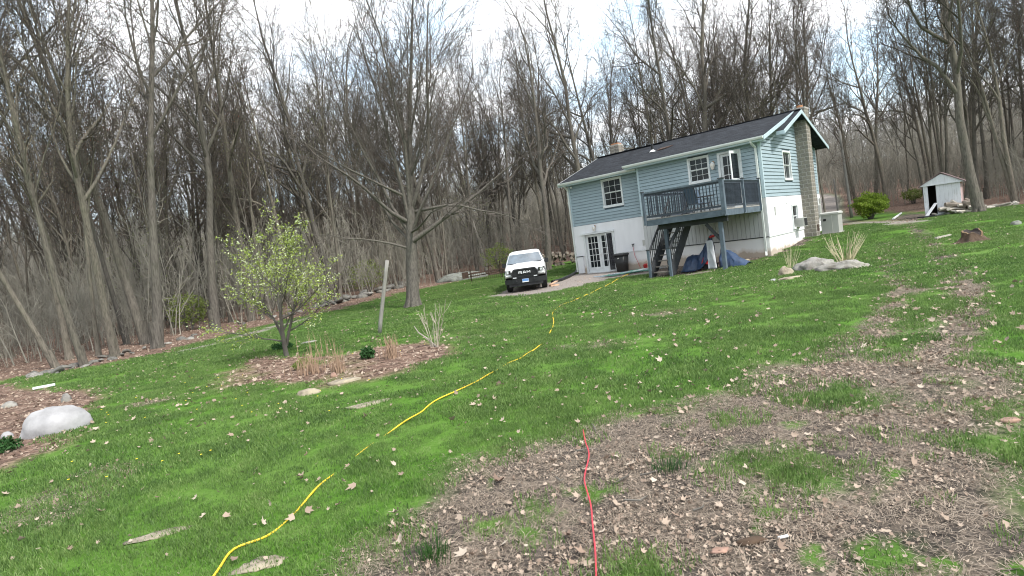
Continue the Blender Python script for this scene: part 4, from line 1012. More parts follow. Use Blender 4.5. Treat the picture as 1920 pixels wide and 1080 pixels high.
p = hw(-1.62, -3.12); mc = T('covered_machine', 'red wheeled machine half hidden by blue tarps under the deck', 'machine', (p[0], p[1], zg(*p)), -HYAW)
MB().loft([[(-.28, -.30, .28), (.22, -.36, .22), (.22, .25, .22), (-.28, .25, .28)], [(-.2, -.22, .55), (.12, -.26, .5), (.12, .2, .5), (-.2, .2, .55)]]).build('body', M['red_paint'], mc)
MB().tube([(-.05, -.3, .17), (-.05, -.18, .17)], .17, 14).build('wheel', M['rubber'], mc)
MB().tube([(-.1, 0, .5), (-.02, 0, 1.0), (.1, 0, 1.42), (.55, -.1, 1.46), (.72, -.1, 1.48)], .03, 6).build('handlebar', M['dark_metal'], mc)
MB().tube([(.12, 0, 1.40), (.34, -.06, 1.44)], .055, 8).build('grip', M['red_paint'], mc)

# ------------------------------------------------------------------ bin and hoses by the stairs
p = G(1168, 509); bn = T('trash_bin', 'tall black plastic trash bin beside the french doors', 'bin', p, -HYAW)
def rr_(hx, hy, z, c=.07):
    out = []
    for sx, sy, a0 in ((1, -1, -90), (1, 1, 0), (-1, 1, 90), (-1, -1, 180)):
        for a in (0, 45, 90): t = R_(a0 + a); out.append((sx * (hx - c) + c * math.cos(t), sy * (hy - c) + c * math.sin(t), z))
    return out
MB().loft([rr_(.25, .25, .02), rr_(.31, .31, .88)]).build('body', M['black_plastic'], bn, True)
MB().loft([rr_(.34, .34, .88), rr_(.345, .345, .94), rr_(.30, .30, 1.0), rr_(.12, .12, 1.02)]).build('lid', M['black_plastic'], bn)
MB().box((-.06, -.318, .72), (.03, -.292, .78)).build('sticker', M['ac'], bn)
MB().tube([(-.2, .38, .8), (.2, .38, .8)], .02, 6).build('handle', M['black_plastic'], bn)
for nm, mat, lab, cx, cy, seed in (('garden_hose', 'hose_green', 'dark green garden hose tangled on the ground left of the stairs', 1180, 514, 3), ('garden_hose', 'hose_grey', 'pale grey garden hose tangled by the foot of the stairs', 1197, 511, 4), ('garden_hose', 'hose_blue', 'dark blue garden hose lying below the trash bin', 1158, 517, 5)):
    g = random.Random(seed); c = G(cx, cy); pts = []
    for i in range(90):
        a = i * .42; r = .55 + .25 * math.sin(i * .31 + seed) + g.uniform(-.05, .05)
        x = c.x + math.cos(a) * r * 1.25 + math.sin(i * .11) * .5; yv = c.y + math.sin(a) * r * .55; pts.append((x, yv, zg(x, yv) + .03 + .05 * abs(math.sin(i * .7)) + .0006 * i))
    tag(MB().tube(pts, .021, 5).build(nm, M[mat], smooth=True), lab, 'hose', 'garden hoses by the stairs')
p = G(1212, 503); pb = tag(MB().loft([rr_(.12, .1, 0), rr_(.16, .13, .18), rr_(.10, .08, .26)]).build('red_bucket', M['red_paint'], loc=p), 'small red bucket left of the stair newel post', 'bucket')
p = G(1199, 503); tag(MB().bar((0, 0, 0), (-.35, .35, .95), .03).build('grey_stick', M['cabinet'], loc=p), 'thin grey stick leaning on the basement wall', 'stick')

# ------------------------------------------------------------------ pickup truck (front faces the camera: local -y)
tp = (G(955, 549) + G(1029, 537)) / 2; tp.z = zg(tp.x, tp.y)
truck = T('pickup_truck', 'white pickup truck with black grille facing the camera by the house', 'truck', (tp.x, tp.y + 1.0, zg(tp.x, tp.y + 1)), R_(-4))
slope = math.atan2(zg(tp.x + .8, tp.y + 1) - zg(tp.x - .8, tp.y + 1), 1.6); truck.rotation_euler = (0, -slope, R_(-4))
def sect(y, w, z0, z1, c=.12, crown=.03):
    return [(-w * .97, y, z0), (-w, y, z0 + .15), (-w, y, z1 - c * 1.3), (-w + c * .35, y, z1 - c * .35), (-w + c * 1.2, y, z1), (-w * .4, y, z1 + crown), (w * .4, y, z1 + crown), (w - c * 1.2, y, z1), (w - c * .35, y, z1 - c * .35), (w, y, z1 - c * 1.3), (w, y, z0 + .15), (w * .97, y, z0)]
body = MB().loft([sect(-1.86, .93, .78, 1.06, .16), sect(-1.78, .96, .72, 1.12, .16), sect(-1.2, .98, .66, 1.19, .14, .05), sect(-.25, .99, .60, 1.27, .10, .06), sect(-.1, .99, .56, 1.28, .08), sect(1.9, .99, .56, 1.28, .08), sect(1.95, .99, .6, 1.30, .05), sect(3.8, .98, .62, 1.32, .05)]).build('body', M['car_paint'], truck)
def cabr(z, w, y0, y1, c=.12):
    return [(-w + c, y0 - .06, z), (-w * .5, y0 - .10, z), (w * .5, y0 - .10, z), (w - c, y0 - .06, z), (w, y0 + c, z), (w, y1 - c, z), (w - c, y1, z), (-w + c, y1, z), (-w, y1 - c, z), (-w, y0 + c, z)]
MB().loft([cabr(1.22, .965, -.28, 1.86), cabr(1.30, .95, -.20, 1.84), cabr(1.74, .80, .48, 1.70), cabr(1.84, .75, .66, 1.66), cabr(1.895, .62, .86, 1.55), cabr(1.905, .3, 1.0, 1.4)]).build('cab', M['car_paint'], truck, smooth=False)
# glass follows the cab, a little proud
def wsp(u, v, off=.012):
    z = 1.31 + (1.74 - 1.31) * v; w = (.95 + (.80 - .95) * v) * .93; y = -.20 + (.48 + .20) * v; b = -.10 * (1 - min(1, abs(u)) ** 2) - .045; return (u * w, y + b + .02 - off - .012, z + off * .6)
us = [-1, -.75, -.5, -.25, 0, .25, .5, .75, 1]
MB().add([wsp(u, v) for v in (0, .5, 1) for u in us] + [wsp(u, v, -.02) for v in (0, .5, 1) for u in us], [(j * 9 + i, j * 9 + i + 1, (j + 1) * 9 + i + 1, (j + 1) * 9 + i) for j in range(2) for i in range(8)]).build('windshield', M['windshield'], truck, smooth=True)
MB().bar((-.84, -.40, 1.30), (.84, -.40, 1.30), .10, .03).build('wiper_cowl', M['black_plastic'], truck)
for sx in (-1, 1):
    P = [(sx * .957, -.02, 1.32), (sx * .957, .78, 1.32), (sx * .835, .78, 1.72), (sx * .835, .52, 1.72)]
    MB().add(P + [(x - sx * .03, y, z) for x, y, z in P], [(0, 1, 2, 3), (0, 4, 5, 1), (1, 5, 6, 2), (2, 6, 7, 3), (3, 7, 4, 0)]).build('side_window', M['windshield'], truck)
    P = [(sx * .957, .86, 1.32), (sx * .955, 1.62, 1.32), (sx * .835, 1.52, 1.72), (sx * .835, .86, 1.72)]
    MB().add(P + [(x - sx * .03, y, z) for x, y, z in P], [(0, 1, 2, 3), (0, 4, 5, 1), (1, 5, 6, 2), (2, 6, 7, 3), (3, 7, 4, 0)]).build('side_window', M['windshield'], truck)
    mr = MB().loft([[(sx * (1.06 + i) + a, .02 + b, 1.28 + c) for a, b, c in ((-.1, -.05, -.11), (.1, -.05, -.11), (.12, -.05, .1), (-.08, -.05, .1), )] for i in (0,)] + [[(sx * 1.06 + a, .12, 1.28 + c) for a, c in ((-.09, -.10), (.09, -.10), (.10, .09), (-.07, .09))]]).build('mirror', M['black_plastic'], truck)
    MB().bar((sx * .94, .1, 1.24), (sx * 1.02, .08, 1.24), .05).build('mirror_arm', M['black_plastic'], mr)
    hl = MB().loft([[(sx * .64, -1.895, .86), (sx * .955, -1.82, .88), (sx * .965, -1.80, 1.06), (sx * .66, -1.90, 1.045)], [(sx * .64, -1.80, .86), (sx * .96, -1.7, .88), (sx * .97, -1.7, 1.06), (sx * .66, -1.8, 1.045)]]).build('headlight', M['black_plastic'], truck)
    MB().ring((sx * .80, -1.875, .965), .07, .02, 1, 16, 6).build('lamp_ring', M['chrome'], hl); MB().tube([(sx * .80, -1.85, .965), (sx * .80, -1.885, .965)], [.065, .05], 12).build('lens', M['lens'], hl)
    MB().bar((sx * .66, -1.90, .845), (sx * .95, -1.83, .86), .02, .035).build('marker_lamp', M['lens'], hl)
    MB().box((sx * .50 - .09, -1.965, .66), (sx * .50 + .09, -1.93, .705)).build('fog_lamp', M['lens'], truck)
    MB().box((sx * .42 - .03, -2.02, .50), (sx * .42 + .03, -1.96, .60)).build('tow_hook', M['dark_metal'], truck)
    for yw in (-1.0, 2.72):
        wh = MB().tube([(sx * .98, yw, .40), (sx * .965, yw, .40), (sx * .72, yw, .40), (sx * .70, yw, .40)], [.34, .40, .40, .34], 24).build('wheel', M['rubber'], truck)
        MB().tube([(sx * .97, yw, .40), (sx * .99, yw, .40)], [.24, .20], 14).build('rim', M['dark_metal'], wh)
        ar = []
        MB().loft([[(sx * .992, yw + math.cos(t) * r, .42 + math.sin(t) * r) for r in (.44, .52)] + [(sx * 1.015, yw + math.cos(t) * r, .42 + math.sin(t) * r) for r in (.51, .45)] for t in [R_(a) for a in range(5, 180, 17)]]).build('fender_flare', M['black_plastic'], truck)
MB().loft([[(x, -1.93, z) for x, z in ((-.62, .64), (-.64, .92), (-.50, 1.09), (.50, 1.09), (.64, .92), (.62, .64))], [(x * .98, -1.80, z) for x, z in ((-.62, .64), (-.64, .92), (-.50, 1.10), (.50, 1.10), (.64, .92), (.62, .64))]]).build('grille', M['black_plastic'], truck)
gs = MB(); arch = [(-.60, .64), (-.615, .91), (-.49, 1.065), (.49, 1.065), (.615, .91), (.60, .64)]
for a, b in zip(arch[:-1], arch[1:]): gs.bar((a[0], -1.95, a[1]), (b[0], -1.95, b[1]), .05, .06)
gs.build('grille_surround', M['dark_metal'], truck)
gb = MB()
for z in (.70, .78): gb.box((-.56, -1.945, z), (.56, -1.925, z + .025))
gb.box((-.36, -1.965, .83), (.36, -1.935, .985)); gb.build('grille_bar', M['black_plastic'], truck)
lt = MB()
def stroke(pts, x, s=.105, w=.026):
    for a, b in zip(pts[:-1], pts[1:]): lt.bar((x + a[0] * s * 1.35, -1.972, .855 + a[1] * s), (x + b[0] * s * 1.35, -1.972, .855 + b[1] * s), w, .016, up=(0, 1, 0))
stroke([(0, 0), (0, 1), (.85, 1), (1, .85), (1, .6), (.85, .45), (.0, .45)], -.27); stroke([(.5, .45), (1, 0)], -.27)
stroke([(0, 0), (.35, 1), (.65, 1), (1, 0)], -.075); stroke([(.2, .35), (.8, .35)], -.075)
stroke([(0, 0), (0, 1), (.5, .35), (1, 1), (1, 0)], .12)
lt.build('grille_lettering', M['trim'], truck)
MB().loft([[(x, -1.98 + abs(x) ** 3 * .16, z0) for x in (-.98, -.6, 0, .6, .98)] + [(x, -1.72, z0) for x in (.98, .6, 0, -.6, -.98)] for z0 in (.40, .62)]).build('bumper', M['black_plastic'], truck)
MB().loft([[(x, -1.94 + abs(x) ** 3 * .14, z0) for x in (-.80, 0, .80)] + [(x, -1.65, z0) for x in (.80, 0, -.80)] for z0 in (.27, .405)]).build('skid_panel', M['dark_metal'], truck)
pl = MB().box((-.155, -2.012, .44), (.155, -1.998, .60)).build('license_plate', M['trim'], truck)
MB().box((-.148, -2.016, .485), (.148, -2.0125, .594)).build('plate_field', M['plate_blue'], pl)
MB().box((-.8, -1.2, .3), (.8, 3.6, .62)).build('underbody', M['black_plastic'], truck)
MB().box((-.9, 1.98, 1.2), (.9, 3.7, 1.325)).build('bed_cover', M['black_plastic'], truck)

# ------------------------------------------------------------------ around the truck
pts = [G(*p) for p in ((1036, 531), (1052, 527), (1068, 520), (1080, 513), (1087, 504))]
pts = [(p.x, p.y, p.z + .06 + (.18 if k == 4 else 0)) for k, p in enumerate(pts)]
dp = MB()
P2 = []
for a, b in zip(pts[:-1], pts[1:]):
    for i in range(14): P2.append(Vector(a).lerp(Vector(b), i / 14))
dp.tube(P2, [.085 if i % 2 else .1 for i in range(len(P2))], 8)
tag(dp.build('drain_pipe', M['black_plastic']), 'black corrugated drain pipe running from the truck to the house corner', 'pipe')
p = G(1039, 536); cb = T('cardboard_box', 'flattened tan cardboard box beside the truck wheel', 'box', p, .3)
MB().box((-.22, -.15, 0), (.22, .15, .07)).build('panel', M['cardboard'], cb); MB().bar((-.2, .0, .09), (.2, .05, .22), .28, .015).build('flap', M['cardboard'], cb)
# old hay rake, rusted
p = G(912, 524); hr = T('hay_rake', 'rusty horse drawn hay rake with thin spoked wheels by the wood edge', 'farm implement', p, R_(8))
def spoked(x, y, r):
    w = MB().ring((x, y, r), r, .022, 0, 24, 5).build('wheel', M['rust'], hr); h = MB().tube([(x - .06, y, r), (x + .06, y, r)], .05, 8).build('hub', M['rust'], w)
    for k in range(8): a = k * math.pi / 4; MB().bar((x, y, r), (x, y + math.cos(a) * r, r + math.sin(a) * r), .014).build('spoke', M['rust'], w)
for x, y, r in ((-1.1, .0, .62), (1.2, .1, .62)): spoked(x, y, r)
MB().tube([(-1.15, 0, .62), (1.25, .1, .62)], .035, 6).build('axle', M['rust'], hr)
MB().bar((-1.5, -.3, .55), (1.6, -.2, .66), .07, .09).build('beam', M['rust'], hr); MB().bar((-1.2, .3, .35), (1.4, .35, .45), .05, .07).build('beam', M['rust'], hr)
MB().tube([(.25, 0, .3), (.25, -.05, .95)], .03, 6).tube([(.25, -.05, .95), (.25, -.05, 1.0)], [.2, .24], 10).build('seat', M['rust'], hr)
MB().box((-1.75, -.45, .3), (-1.3, -.1, .75)).build('gear_box', M['rust'], hr)
for k in range(14): x = -1 + k * .155; MB().tube([(x, .1, .55), (x, .55, .62), (x, .78, .3), (x, .6, .03)], .012, 5).build('tine', M['rust'], hr)
# ------------------------------------------------------------------ rocks, stones, boards
import bmesh
def rock_mesh(name, sx, sy, sz, seed, mat, rough=.22, sub=3, flat=.0):
    bm = bmesh.new(); bmesh.ops.create_icosphere(bm, subdivisions=sub, radius=1.0)
    for v in bm.verts:
        d = v.co.normalized(); n = mnoise.fractal(d * 1.3 + Vector((seed * 3.7, seed, -seed)), .8, 2.1, 4); n2 = mnoise.noise(d * 4 + Vector((seed, 0, 5)))
        co = d * (1 + rough * n + rough * .25 * n2); z = co.z
        if flat and z > flat: z = flat + (z - flat) * .18
        v.co = Vector((co.x * sx, co.y * sy, max(z, -.45) * sz))
    me = bpy.data.meshes.new(name); bm.to_mesh(me); bm.free(); me.polygons.foreach_set('use_smooth', [True] * len(me.polygons)); me.materials.append(M[mat]); return me
def rock(name, label, px, py, w, d, h, seed, mat, rz=0.0, cat='rock', group=None, sink=.0, **k):
    p = G(px, py); o = link(name, rock_mesh(name, w / 2, d / 2, h, seed, mat, **k), None, (p.x, p.y, p.z + sink)); o.rotation_euler = (0, 0, rz)
    return tag(o, label, cat, group)
M['stump'] = block_mat('stump_wood', (.085, .055, .036)); M['stump_top'] = block_mat('stump_cut', (.24, .16, .09))
rock('boulder', 'large smooth whitish boulder at the left edge of the lawn', 108, 806, .98, .75, .42, 2, 'rock_white', .35, 'boulder', rough=.09, sub=4)
rock('stone', 'upright dull grey stone among the leaves behind the white boulder', 125, 752, .22, .18, .18, 5, 'rock_grey')
rock('stone', 'flat pale stone in the brown leaves at the left frame edge', 18, 762, .34, .24, .12, 6, 'rock_grey')
rock('stone', 'small pale round stone left of the white boulder', 14, 820, .18, .15, .10, 7, 'rock_white')
rock('flagstone', 'flat tan stone sunk in the grass at the lower left', 300, 1002, .46, .17, .035, 8, 'rock_tan', .30, flat=.2, rough=.5)
rock('flagstone', 'flat tan stone in the grass beside the near end of the yellow hose', 488, 1058, .34, .20, .035, 9, 'rock_tan', .1, flat=.2, rough=.55)
rock('flagstone', 'flat tan stone crossed by the yellow hose in mid lawn', 690, 758, .68, .26, .05, 10, 'rock_tan', .35, flat=.3, rough=.4)
rock('flagstone', 'pale flat stone at the front edge of the planting bed', 645, 716, .6, .34, .09, 11, 'rock_tan', .3, flat=.4)
rock('flagstone', 'low rounded tan stone left of the pale bed edge stone', 580, 738, .42, .3, .09, 12, 'rock_tan', .3)
rock('stone', 'small pink stone at the front of the planting bed', 626, 706, .14, .12, .08, 13, 'rock_pink')
rock('rock_slab', 'long grey rock slab with a peaked left end in front of the house', 1532, 504, 1.45, .8, .36, 14, 'rock_grey', .25, rough=.38, sub=4)
rock('rock_slab', 'long pale rock ledge with a dark undercut at right of the slab', 1583, 505, 1.55, .7, .24, 15, 'rock_grey', -.05, rough=.42, sub=4)
rock('stone', 'upright angular stone at the left end of the rock group', 1473, 516, .50, .3, .26, 16, 'rock_tan', .3, rough=.3)
rock('stone', 'low flat whitish stone lying in front of the angular stone', 1483, 522, .85, .3, .10, 17, 'rock_tan', .3, flat=.4, rough=.3)
rock('stone', 'thin pale stone at the far left of the rock group', 1450, 526, .3, .14, .05, 18, 'rock_white', .4)
rock('ledge', 'smooth pale ledge rock rising from the leaves behind the rusty rake', 868, 524, 4.2, 2.6, .62, 19, 'rock_moss', .25, 'rock', rough=.12, sub=4)
rock('stone', 'pale stone in the grass at the right edge beyond the stump', 1905, 421, .42, .3, .16, 20, 'rock_moss')
rock('stone', 'small flat pink stone at the right edge of the bare soil', 1893, 788, .17, .10, .03, 21, 'rock_pink', flat=.4)
rock('stone', 'flat pinkish stone lying in the soil at the bottom of the picture', 1352, 1032, .12, .06, .016, 22, 'rock_pink', rough=.5)
rock('flagstone', 'thin pale paving slab in the grass in front of the deck', 1305, 528, .55, .25, .03, 23, 'rock_tan', .2, flat=.4)
rock('stone', 'pale stone on the dirt beneath the deck near the tarp', 1398, 489, .4, .25, .08, 24, 'rock_tan', .2)
rock('stone', 'flat grey stone near the flowering tree in the grass', 580, 643, .5, .3, .13, 25, 'rock_grey', .3, flat=.3)
# low stone wall along the wood edge
SM = [rock_mesh('stone', .42, .32, .22, 40 + i, ('rock_dark', 'rock_grey', 'rock_dark')[i % 3], .3, 2) for i in range(6)]
def stone_row(label, pts, n, s0, spread, seed):
    g = random.Random(seed); P = [G(*p) for p in pts]; w = T('stone_wall', label, 'stone wall', P[0])
    for i in range(n):
        t = i / (n - 1) * (len(P) - 1); k = min(int(t), len(P) - 2); q = P[k].lerp(P[k + 1], t - k)
        x = q.x + g.gauss(0, spread); y = q.y + g.gauss(0, spread); s = s0 * g.uniform(.6, 1.5)
        link('stone', SM[g.randrange(6)], w, (x - P[0].x, y - P[0].y, zg(x, y) - P[0].z + .02 + (g.random() < .25) * .18 * s), None, (g.gauss(0, .2), g.gauss(0, .2), g.uniform(0, 6.28)), (s, s * g.uniform(.7, 1.2), s * g.uniform(.6, 1.1)))
stone_row('low tumbled stone wall along the leaves left of the big lawn tree', [(590, 578), (640, 566), (700, 551), (745, 540), (765, 533)], 52, .75, .35, 1)
stone_row('short heap of dark stones at the foot of the left wood edge', [(80, 704), (100, 698), (130, 692), (190, 678), (240, 662)], 26, .42, .25, 2)
stone_row('sparse fieldstones along the leaves left of the flowering tree', [(270, 655), (330, 640), (410, 620), (480, 604), (560, 586)], 22, .34, .5, 3)
def board(name, label, a, b, w, h, mat, lift=.03, cat='board'):
    p = G(*a); q = G(*b); o = MB().bar((0, 0, lift), tuple((q - p) + Vector((0, 0, lift))), w, h).build(name, M[mat], loc=p); return tag(o, label, cat)
board('white_board', 'white painted board lying on the grass at the left', (62, 732), (104, 724), .14, .05, 'trim', .05)
rock('wood_chunk', 'weathered piece of split wood on the bare soil in front', 1408, 1016, .19, .05, .03, 61, 'stump', 0, 'wood', rough=.3)
board('paint_stick', 'short white painted stick on the bare soil in front', (1460, 1014), (1478, 1010), .014, .01, 'trim', .02)
board('white_pole', 'thin white pole lying in the grass left of the shed', (1675, 412), (1690, 401), .10, .08, 'trim', .06)
board('fallen_branch', 'pale weathered branch lying in the grass left of the stump', (1755, 449), (1782, 443), .09, .07, 'birch_log', .05, 'branch')
board('edging_plank', 'pale plank on the dirt below the tarps', (1285, 518), (1332, 510), .16, .05, 'wood_old', .03)
g = random.Random(5)
for k, (a, b, lab) in enumerate([((1200, 893), (1240, 883), 'bare brown twig on the soil right of the red cord'), ((1170, 940), (1215, 932), 'straight grey twig on the soil close right of the red cord'), ((1043, 897), (1058, 901), 'short dark twig on the soil left of the red cord'), ((1150, 910), (1180, 893), 'thin twig lying over the leaf patch beside the red cord'), ((1300, 960), (1320, 950), 'bent dark twig on the soil at bottom centre'), ((1110, 797), (1118, 813), 'pale curved twig in the grass above the red cord'), ((1080, 847), (1122, 845), 'thin dark twig crossing under the red cord')]):
    p = G(*a); q = G(*b); mid = (p + q) / 2 + Vector((g.gauss(0, .02), g.gauss(0, .03), .01))
    tag(MB().tube([Vector((0, 0, .012)), mid - p + Vector((0, 0, .01)), q - p + Vector((0, 0, .015))], [.008, .007, .003], 5).build('twig', M['twig_grey'], loc=p), lab, 'twig')

# ------------------------------------------------------------------ hose and cord across the lawn
def ground_line(name, label, cat, pxs, rad, mat, off, dip, seed, parentmat=None):
    P = [G(*p) for p in pxs]; pts = []
    for i in range(len(P) - 1):
        p0, p1, p2, p3 = P[max(i - 1, 0)], P[i], P[i + 1], P[min(i + 2, len(P) - 1)]
        n = max(4, int((p2 - p1).length / .12))
        for j in range(n):
            t = j / n; v = .5 * ((2 * p1) + (p2 - p0) * t + (2 * p0 - 5 * p1 + 4 * p2 - p3) * t * t + (3 * p1 - p0 - 3 * p2 + p3) * t ** 3)
            pts.append((v.x, v.y, zg(v.x, v.y) + off + (.0011 * v.y if dip > .02 else 0) + dip * (mnoise.noise(Vector((v.x * 1.3, v.y * 1.3, seed))) )))
    return tag(MB().tube(pts, [rad + (.0002 * q_[1] if dip > .02 else 0) for q_ in pts], 7).build(name, M[mat], smooth=True), label, cat)
ground_line('yellow_hose', 'long yellow garden hose snaking through the grass from the house', 'hose', [(380, 1110), (412, 1070), (440, 1034), (500, 1007), (555, 960), (600, 912), (640, 876), (672, 851), (715, 820), (780, 782), (815, 755), (880, 724), (940, 690), (985, 667), (1022, 640), (1038, 608), (1037, 587), (1055, 572), (1088, 560), (1120, 545), (1165, 521), (1195, 509)], .0085, 'yellow_hose', .001, .05, 2)
ground_line('extension_cord', 'thin red extension cord lying over the bare soil', 'cord', [(1094, 810), (1098, 832), (1105, 856), (1098, 890), (1097, 910), (1108, 950), (1112, 990), (1117, 1040), (1119, 1090), (1122, 1140)], .0062, 'red_cord', .024, .01, 9)

# ------------------------------------------------------------------ posts and poles
def pole(name, label, base, top, r0, r1, mat='pole_wood', cat='post', n=10):
    p = G(*base); d = ray(*top); t = p.y / d[1]; q = Vector((d[0] * t, p.y, CAM_H + d[2] * t)) - p
    pts = [q * (i / 6) + Vector((0, 0, -.1 if i == 0 else 0)) for i in range(7)]
    return tag(MB().tube(pts, [r0 + (r1 - r0) * i / 6 for i in range(7)], n).build(name, M[mat], smooth=True, loc=p), label, cat)
pole('wooden_post', 'bare weathered wooden post standing alone on the lawn', (711, 626), (726, 488), .062, .055)
pole('utility_pole', 'pale slender pole behind the house right of the gable', (1597, 408), (1574, 245), .13, .10)
pole('thin_pole', 'thinner pale pole between the house and the slender pole', (1572, 402), (1563, 335), .08, .06)

# ------------------------------------------------------------------ shed
p = G(1770, 403); sh = T('garden_shed', 'small weathered white shed with gable front and open doorway', 'shed', p, R_(-41))
SW, SDp, SHt, SR = .90, 1.9, 1.92, 2.5
k = 0; x = -SW
while x < SW - .01:
    x1 = min(x + .2, SW)
    if not (x > -SW + .12 and x1 < -SW + .66): MB().box((x + .003, -.012 - rnd.uniform(0, .006), -.05), (x1 - .003, .02, SHt)).build('plank', M['shed_white'], sh)
    x = x1
MB().box((-SW - .03, -.03, -.05), (-SW + .09, .06, SHt)).build('corner_board', M['shed_white'], sh); MB().box((-SW + .62, -.026, -.05), (-SW + .69, .03, SHt)).build('door_post', M['shed_white'], sh)
gbl = MB().prism([(-SW - .2, SHt + .0), (SW + .2, SHt + .0), (0, SR)], -.10, -.05, 1).build('gable', M['shed_white'], sh)
MB().box((-SW - .2, -.115, SHt - .05), (SW + .2, -.045, SHt + .02)).build('gable_trim', M['shed_white'], sh)
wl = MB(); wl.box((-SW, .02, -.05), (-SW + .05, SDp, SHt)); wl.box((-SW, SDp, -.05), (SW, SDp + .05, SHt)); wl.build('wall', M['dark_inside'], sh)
for j in range(9): MB().box((SW - .04, .02 + j * .244, -.05), (SW - rnd.uniform(0, .006), .02 + j * .244 + .238, SHt)).build('side_plank', M['shed_pink'], sh)
for s in (-1, 1):
    a, b = (s * (SW + .26), SHt - .07), (0, SR + .06)
    MB().add([(a[0], -.16, a[1]), (b[0], -.16, b[1]), (b[0], SDp + .15, b[1]), (a[0], SDp + .15, a[1]), (a[0], -.16, a[1] + .05), (b[0], -.16, b[1] + .05), (b[0], SDp + .15, b[1] + .05), (a[0], SDp + .15, a[1] + .05)], [(3, 2, 1, 0), (4, 5, 6, 7), (0, 1, 5, 4), (1, 2, 6, 5), (2, 3, 7, 6), (3, 0, 4, 7)]).build('roof', M['red_roof'], sh)
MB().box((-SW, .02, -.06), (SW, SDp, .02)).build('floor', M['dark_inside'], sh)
q = sh.matrix_basis if False else None
def near(o, x, y, z=0):
    c, s = math.cos(o.rotation_euler[2]), math.sin(o.rotation_euler[2]); wx, wy = o.location.x + x * c - y * s, o.location.y + x * s + y * c; return Vector((wx, wy, zg(wx, wy) + z))
lp = near(sh, -.55, -.35); tag(MB().bar((-.35, 0, .05), (.35, .1, .78), .22, .03).build('leaning_board', M['shed_white'], loc=lp), 'short white board leaning in the shed doorway', 'board')
lp = near(sh, -.75, -.5); tag(MB().box((-.45, -.3, 0), (.45, .3, .08)).build('dark_mat', M['deck_dark'], loc=lp), 'dark flat mat on the ground before the shed doorway', 'mat')
lp = near(sh, -.1, -.45); tag(MB().bar((-.3, 0, .06), (.35, .1, .16), .2, .06).build('pale_scrap', M['hose_grey'], loc=lp), 'pale blue grey scrap lying before the shed wall', 'scrap')
lp = near(sh, SW + .55, -.1); tag(MB().box((-.05, -.05, 0), (.05, .05, .8)).bar((-.25, 0, .25), (.2, 0, .75), .06).build('short_post', M['shed_white'], loc=lp), 'short white post standing right of the shed', 'post')

# ------------------------------------------------------------------ wood pile and scattered logs
def log_mesh(L, r, seed, mat): return MB().tube([(-L / 2, 0, 0), (0, 0, r * .15), (L / 2, 0, 0)], [r, r * 1.04, r * .94], 9).mesh('log', M[mat])
LG = [log_mesh(.9, .11, 1, 'log'), log_mesh(1.0, .09, 2, 'birch_log'), log_mesh(.8, .13, 3, 'log'), log_mesh(1.2, .07, 4, 'birch_log')]
p = G(1818, 398); wp = T('wood_pile', 'heap of cut firewood logs between the shed and the big tree', 'wood pile', p)
g = random.Random(8)
for k in range(36):
    x = g.gauss(0, .6); y = g.gauss(.6, .35); z = max(.08, .85 - abs(x) * .55 - abs(y - .6) * .5) * g.random() + .07
    link('log', LG[g.randrange(4)], wp, (x, y, z), None, (g.gauss(0, .15), g.gauss(0, .25), g.gauss(.5, .8)), g.uniform(.7, 1.2))
p = G(1880, 388); wp2 = T('log_row', 'row of pale fallen limbs lying along the wood edge at right', 'logs', p)
for k in range(22):
    x = (k - 8) * .42 + g.gauss(0, .2); y = x * .18 + g.gauss(0, .3); q = Vector((p.x + x, p.y + y, 0))
    link('log', LG[1 if g.random() < .6 else 3], wp2, (x, y, zg(q.x, q.y) - p.z + .09), None, (0, g.gauss(0, .1), g.gauss(.2, .5)), g.uniform(.8, 1.7))
p = G(1130, 470)
wp3 = T('log_stack', 'dark stack of split logs beyond the left end of the house', 'wood pile', at_depth(1052, 47)); p = wp3.location
for k in range(34):
    link('log', LG[(0, 2)[g.randrange(2)]], wp3, (g.gauss(0, .9), g.gauss(0, .3), .1 + g.random() * .9), None, (0, g.gauss(0, .1), 1.57 + g.gauss(0, .2)), g.uniform(.9, 1.3))

# ------------------------------------------------------------------ stump
p = G(1825, 453); n = 40; rings = []
st = MB()
for zi, (z, r) in enumerate(((-.05, .80), (.06, .62), (.18, .50), (.34, .45), (.50, .43), (.51, .36), (.44, .30), (.30, .24), (.26, .05))):
    ring_ = []
    for j in range(n):
        a = 2 * math.pi * j / n; fl = 1 + (.32 * max(0, math.sin(a * 5 + 1)) if z < .2 and zi < 4 else .06 * math.sin(a * 9)) + .22 * mnoise.noise(Vector((math.cos(a) * 2, math.sin(a) * 2, z * 3)))
        zz = z + (.12 * mnoise.noise(Vector((math.cos(a) * 1.6, math.sin(a) * 1.6, 9))) + .06 * math.cos(a - 1.2) if zi in (4, 5) else 0)
        if zi in (2, 3, 4, 5): zz *= 1 - .38 * math.exp(-(((a + math.pi / 2 - .5 + math.pi) % 6.283 - math.pi) / .6) ** 2)
        ring_.append((math.cos(a) * r * fl, math.sin(a) * r * fl, zz))
    rings.append(ring_)

st.loft(rings[:5], caps=False); so_ = tag(st.build('tree_stump', M['stump'], smooth=True, loc=p), 'rotten hollow tree stump on the lawn at right', 'stump'); so_.scale = (.64, .64, .72)
MB().loft(rings[4:6], caps=False).build('cut_rim', M['stump_top'], so_); MB().loft(rings[5:], caps=True).build('hollow', M['dark_inside'], so_)

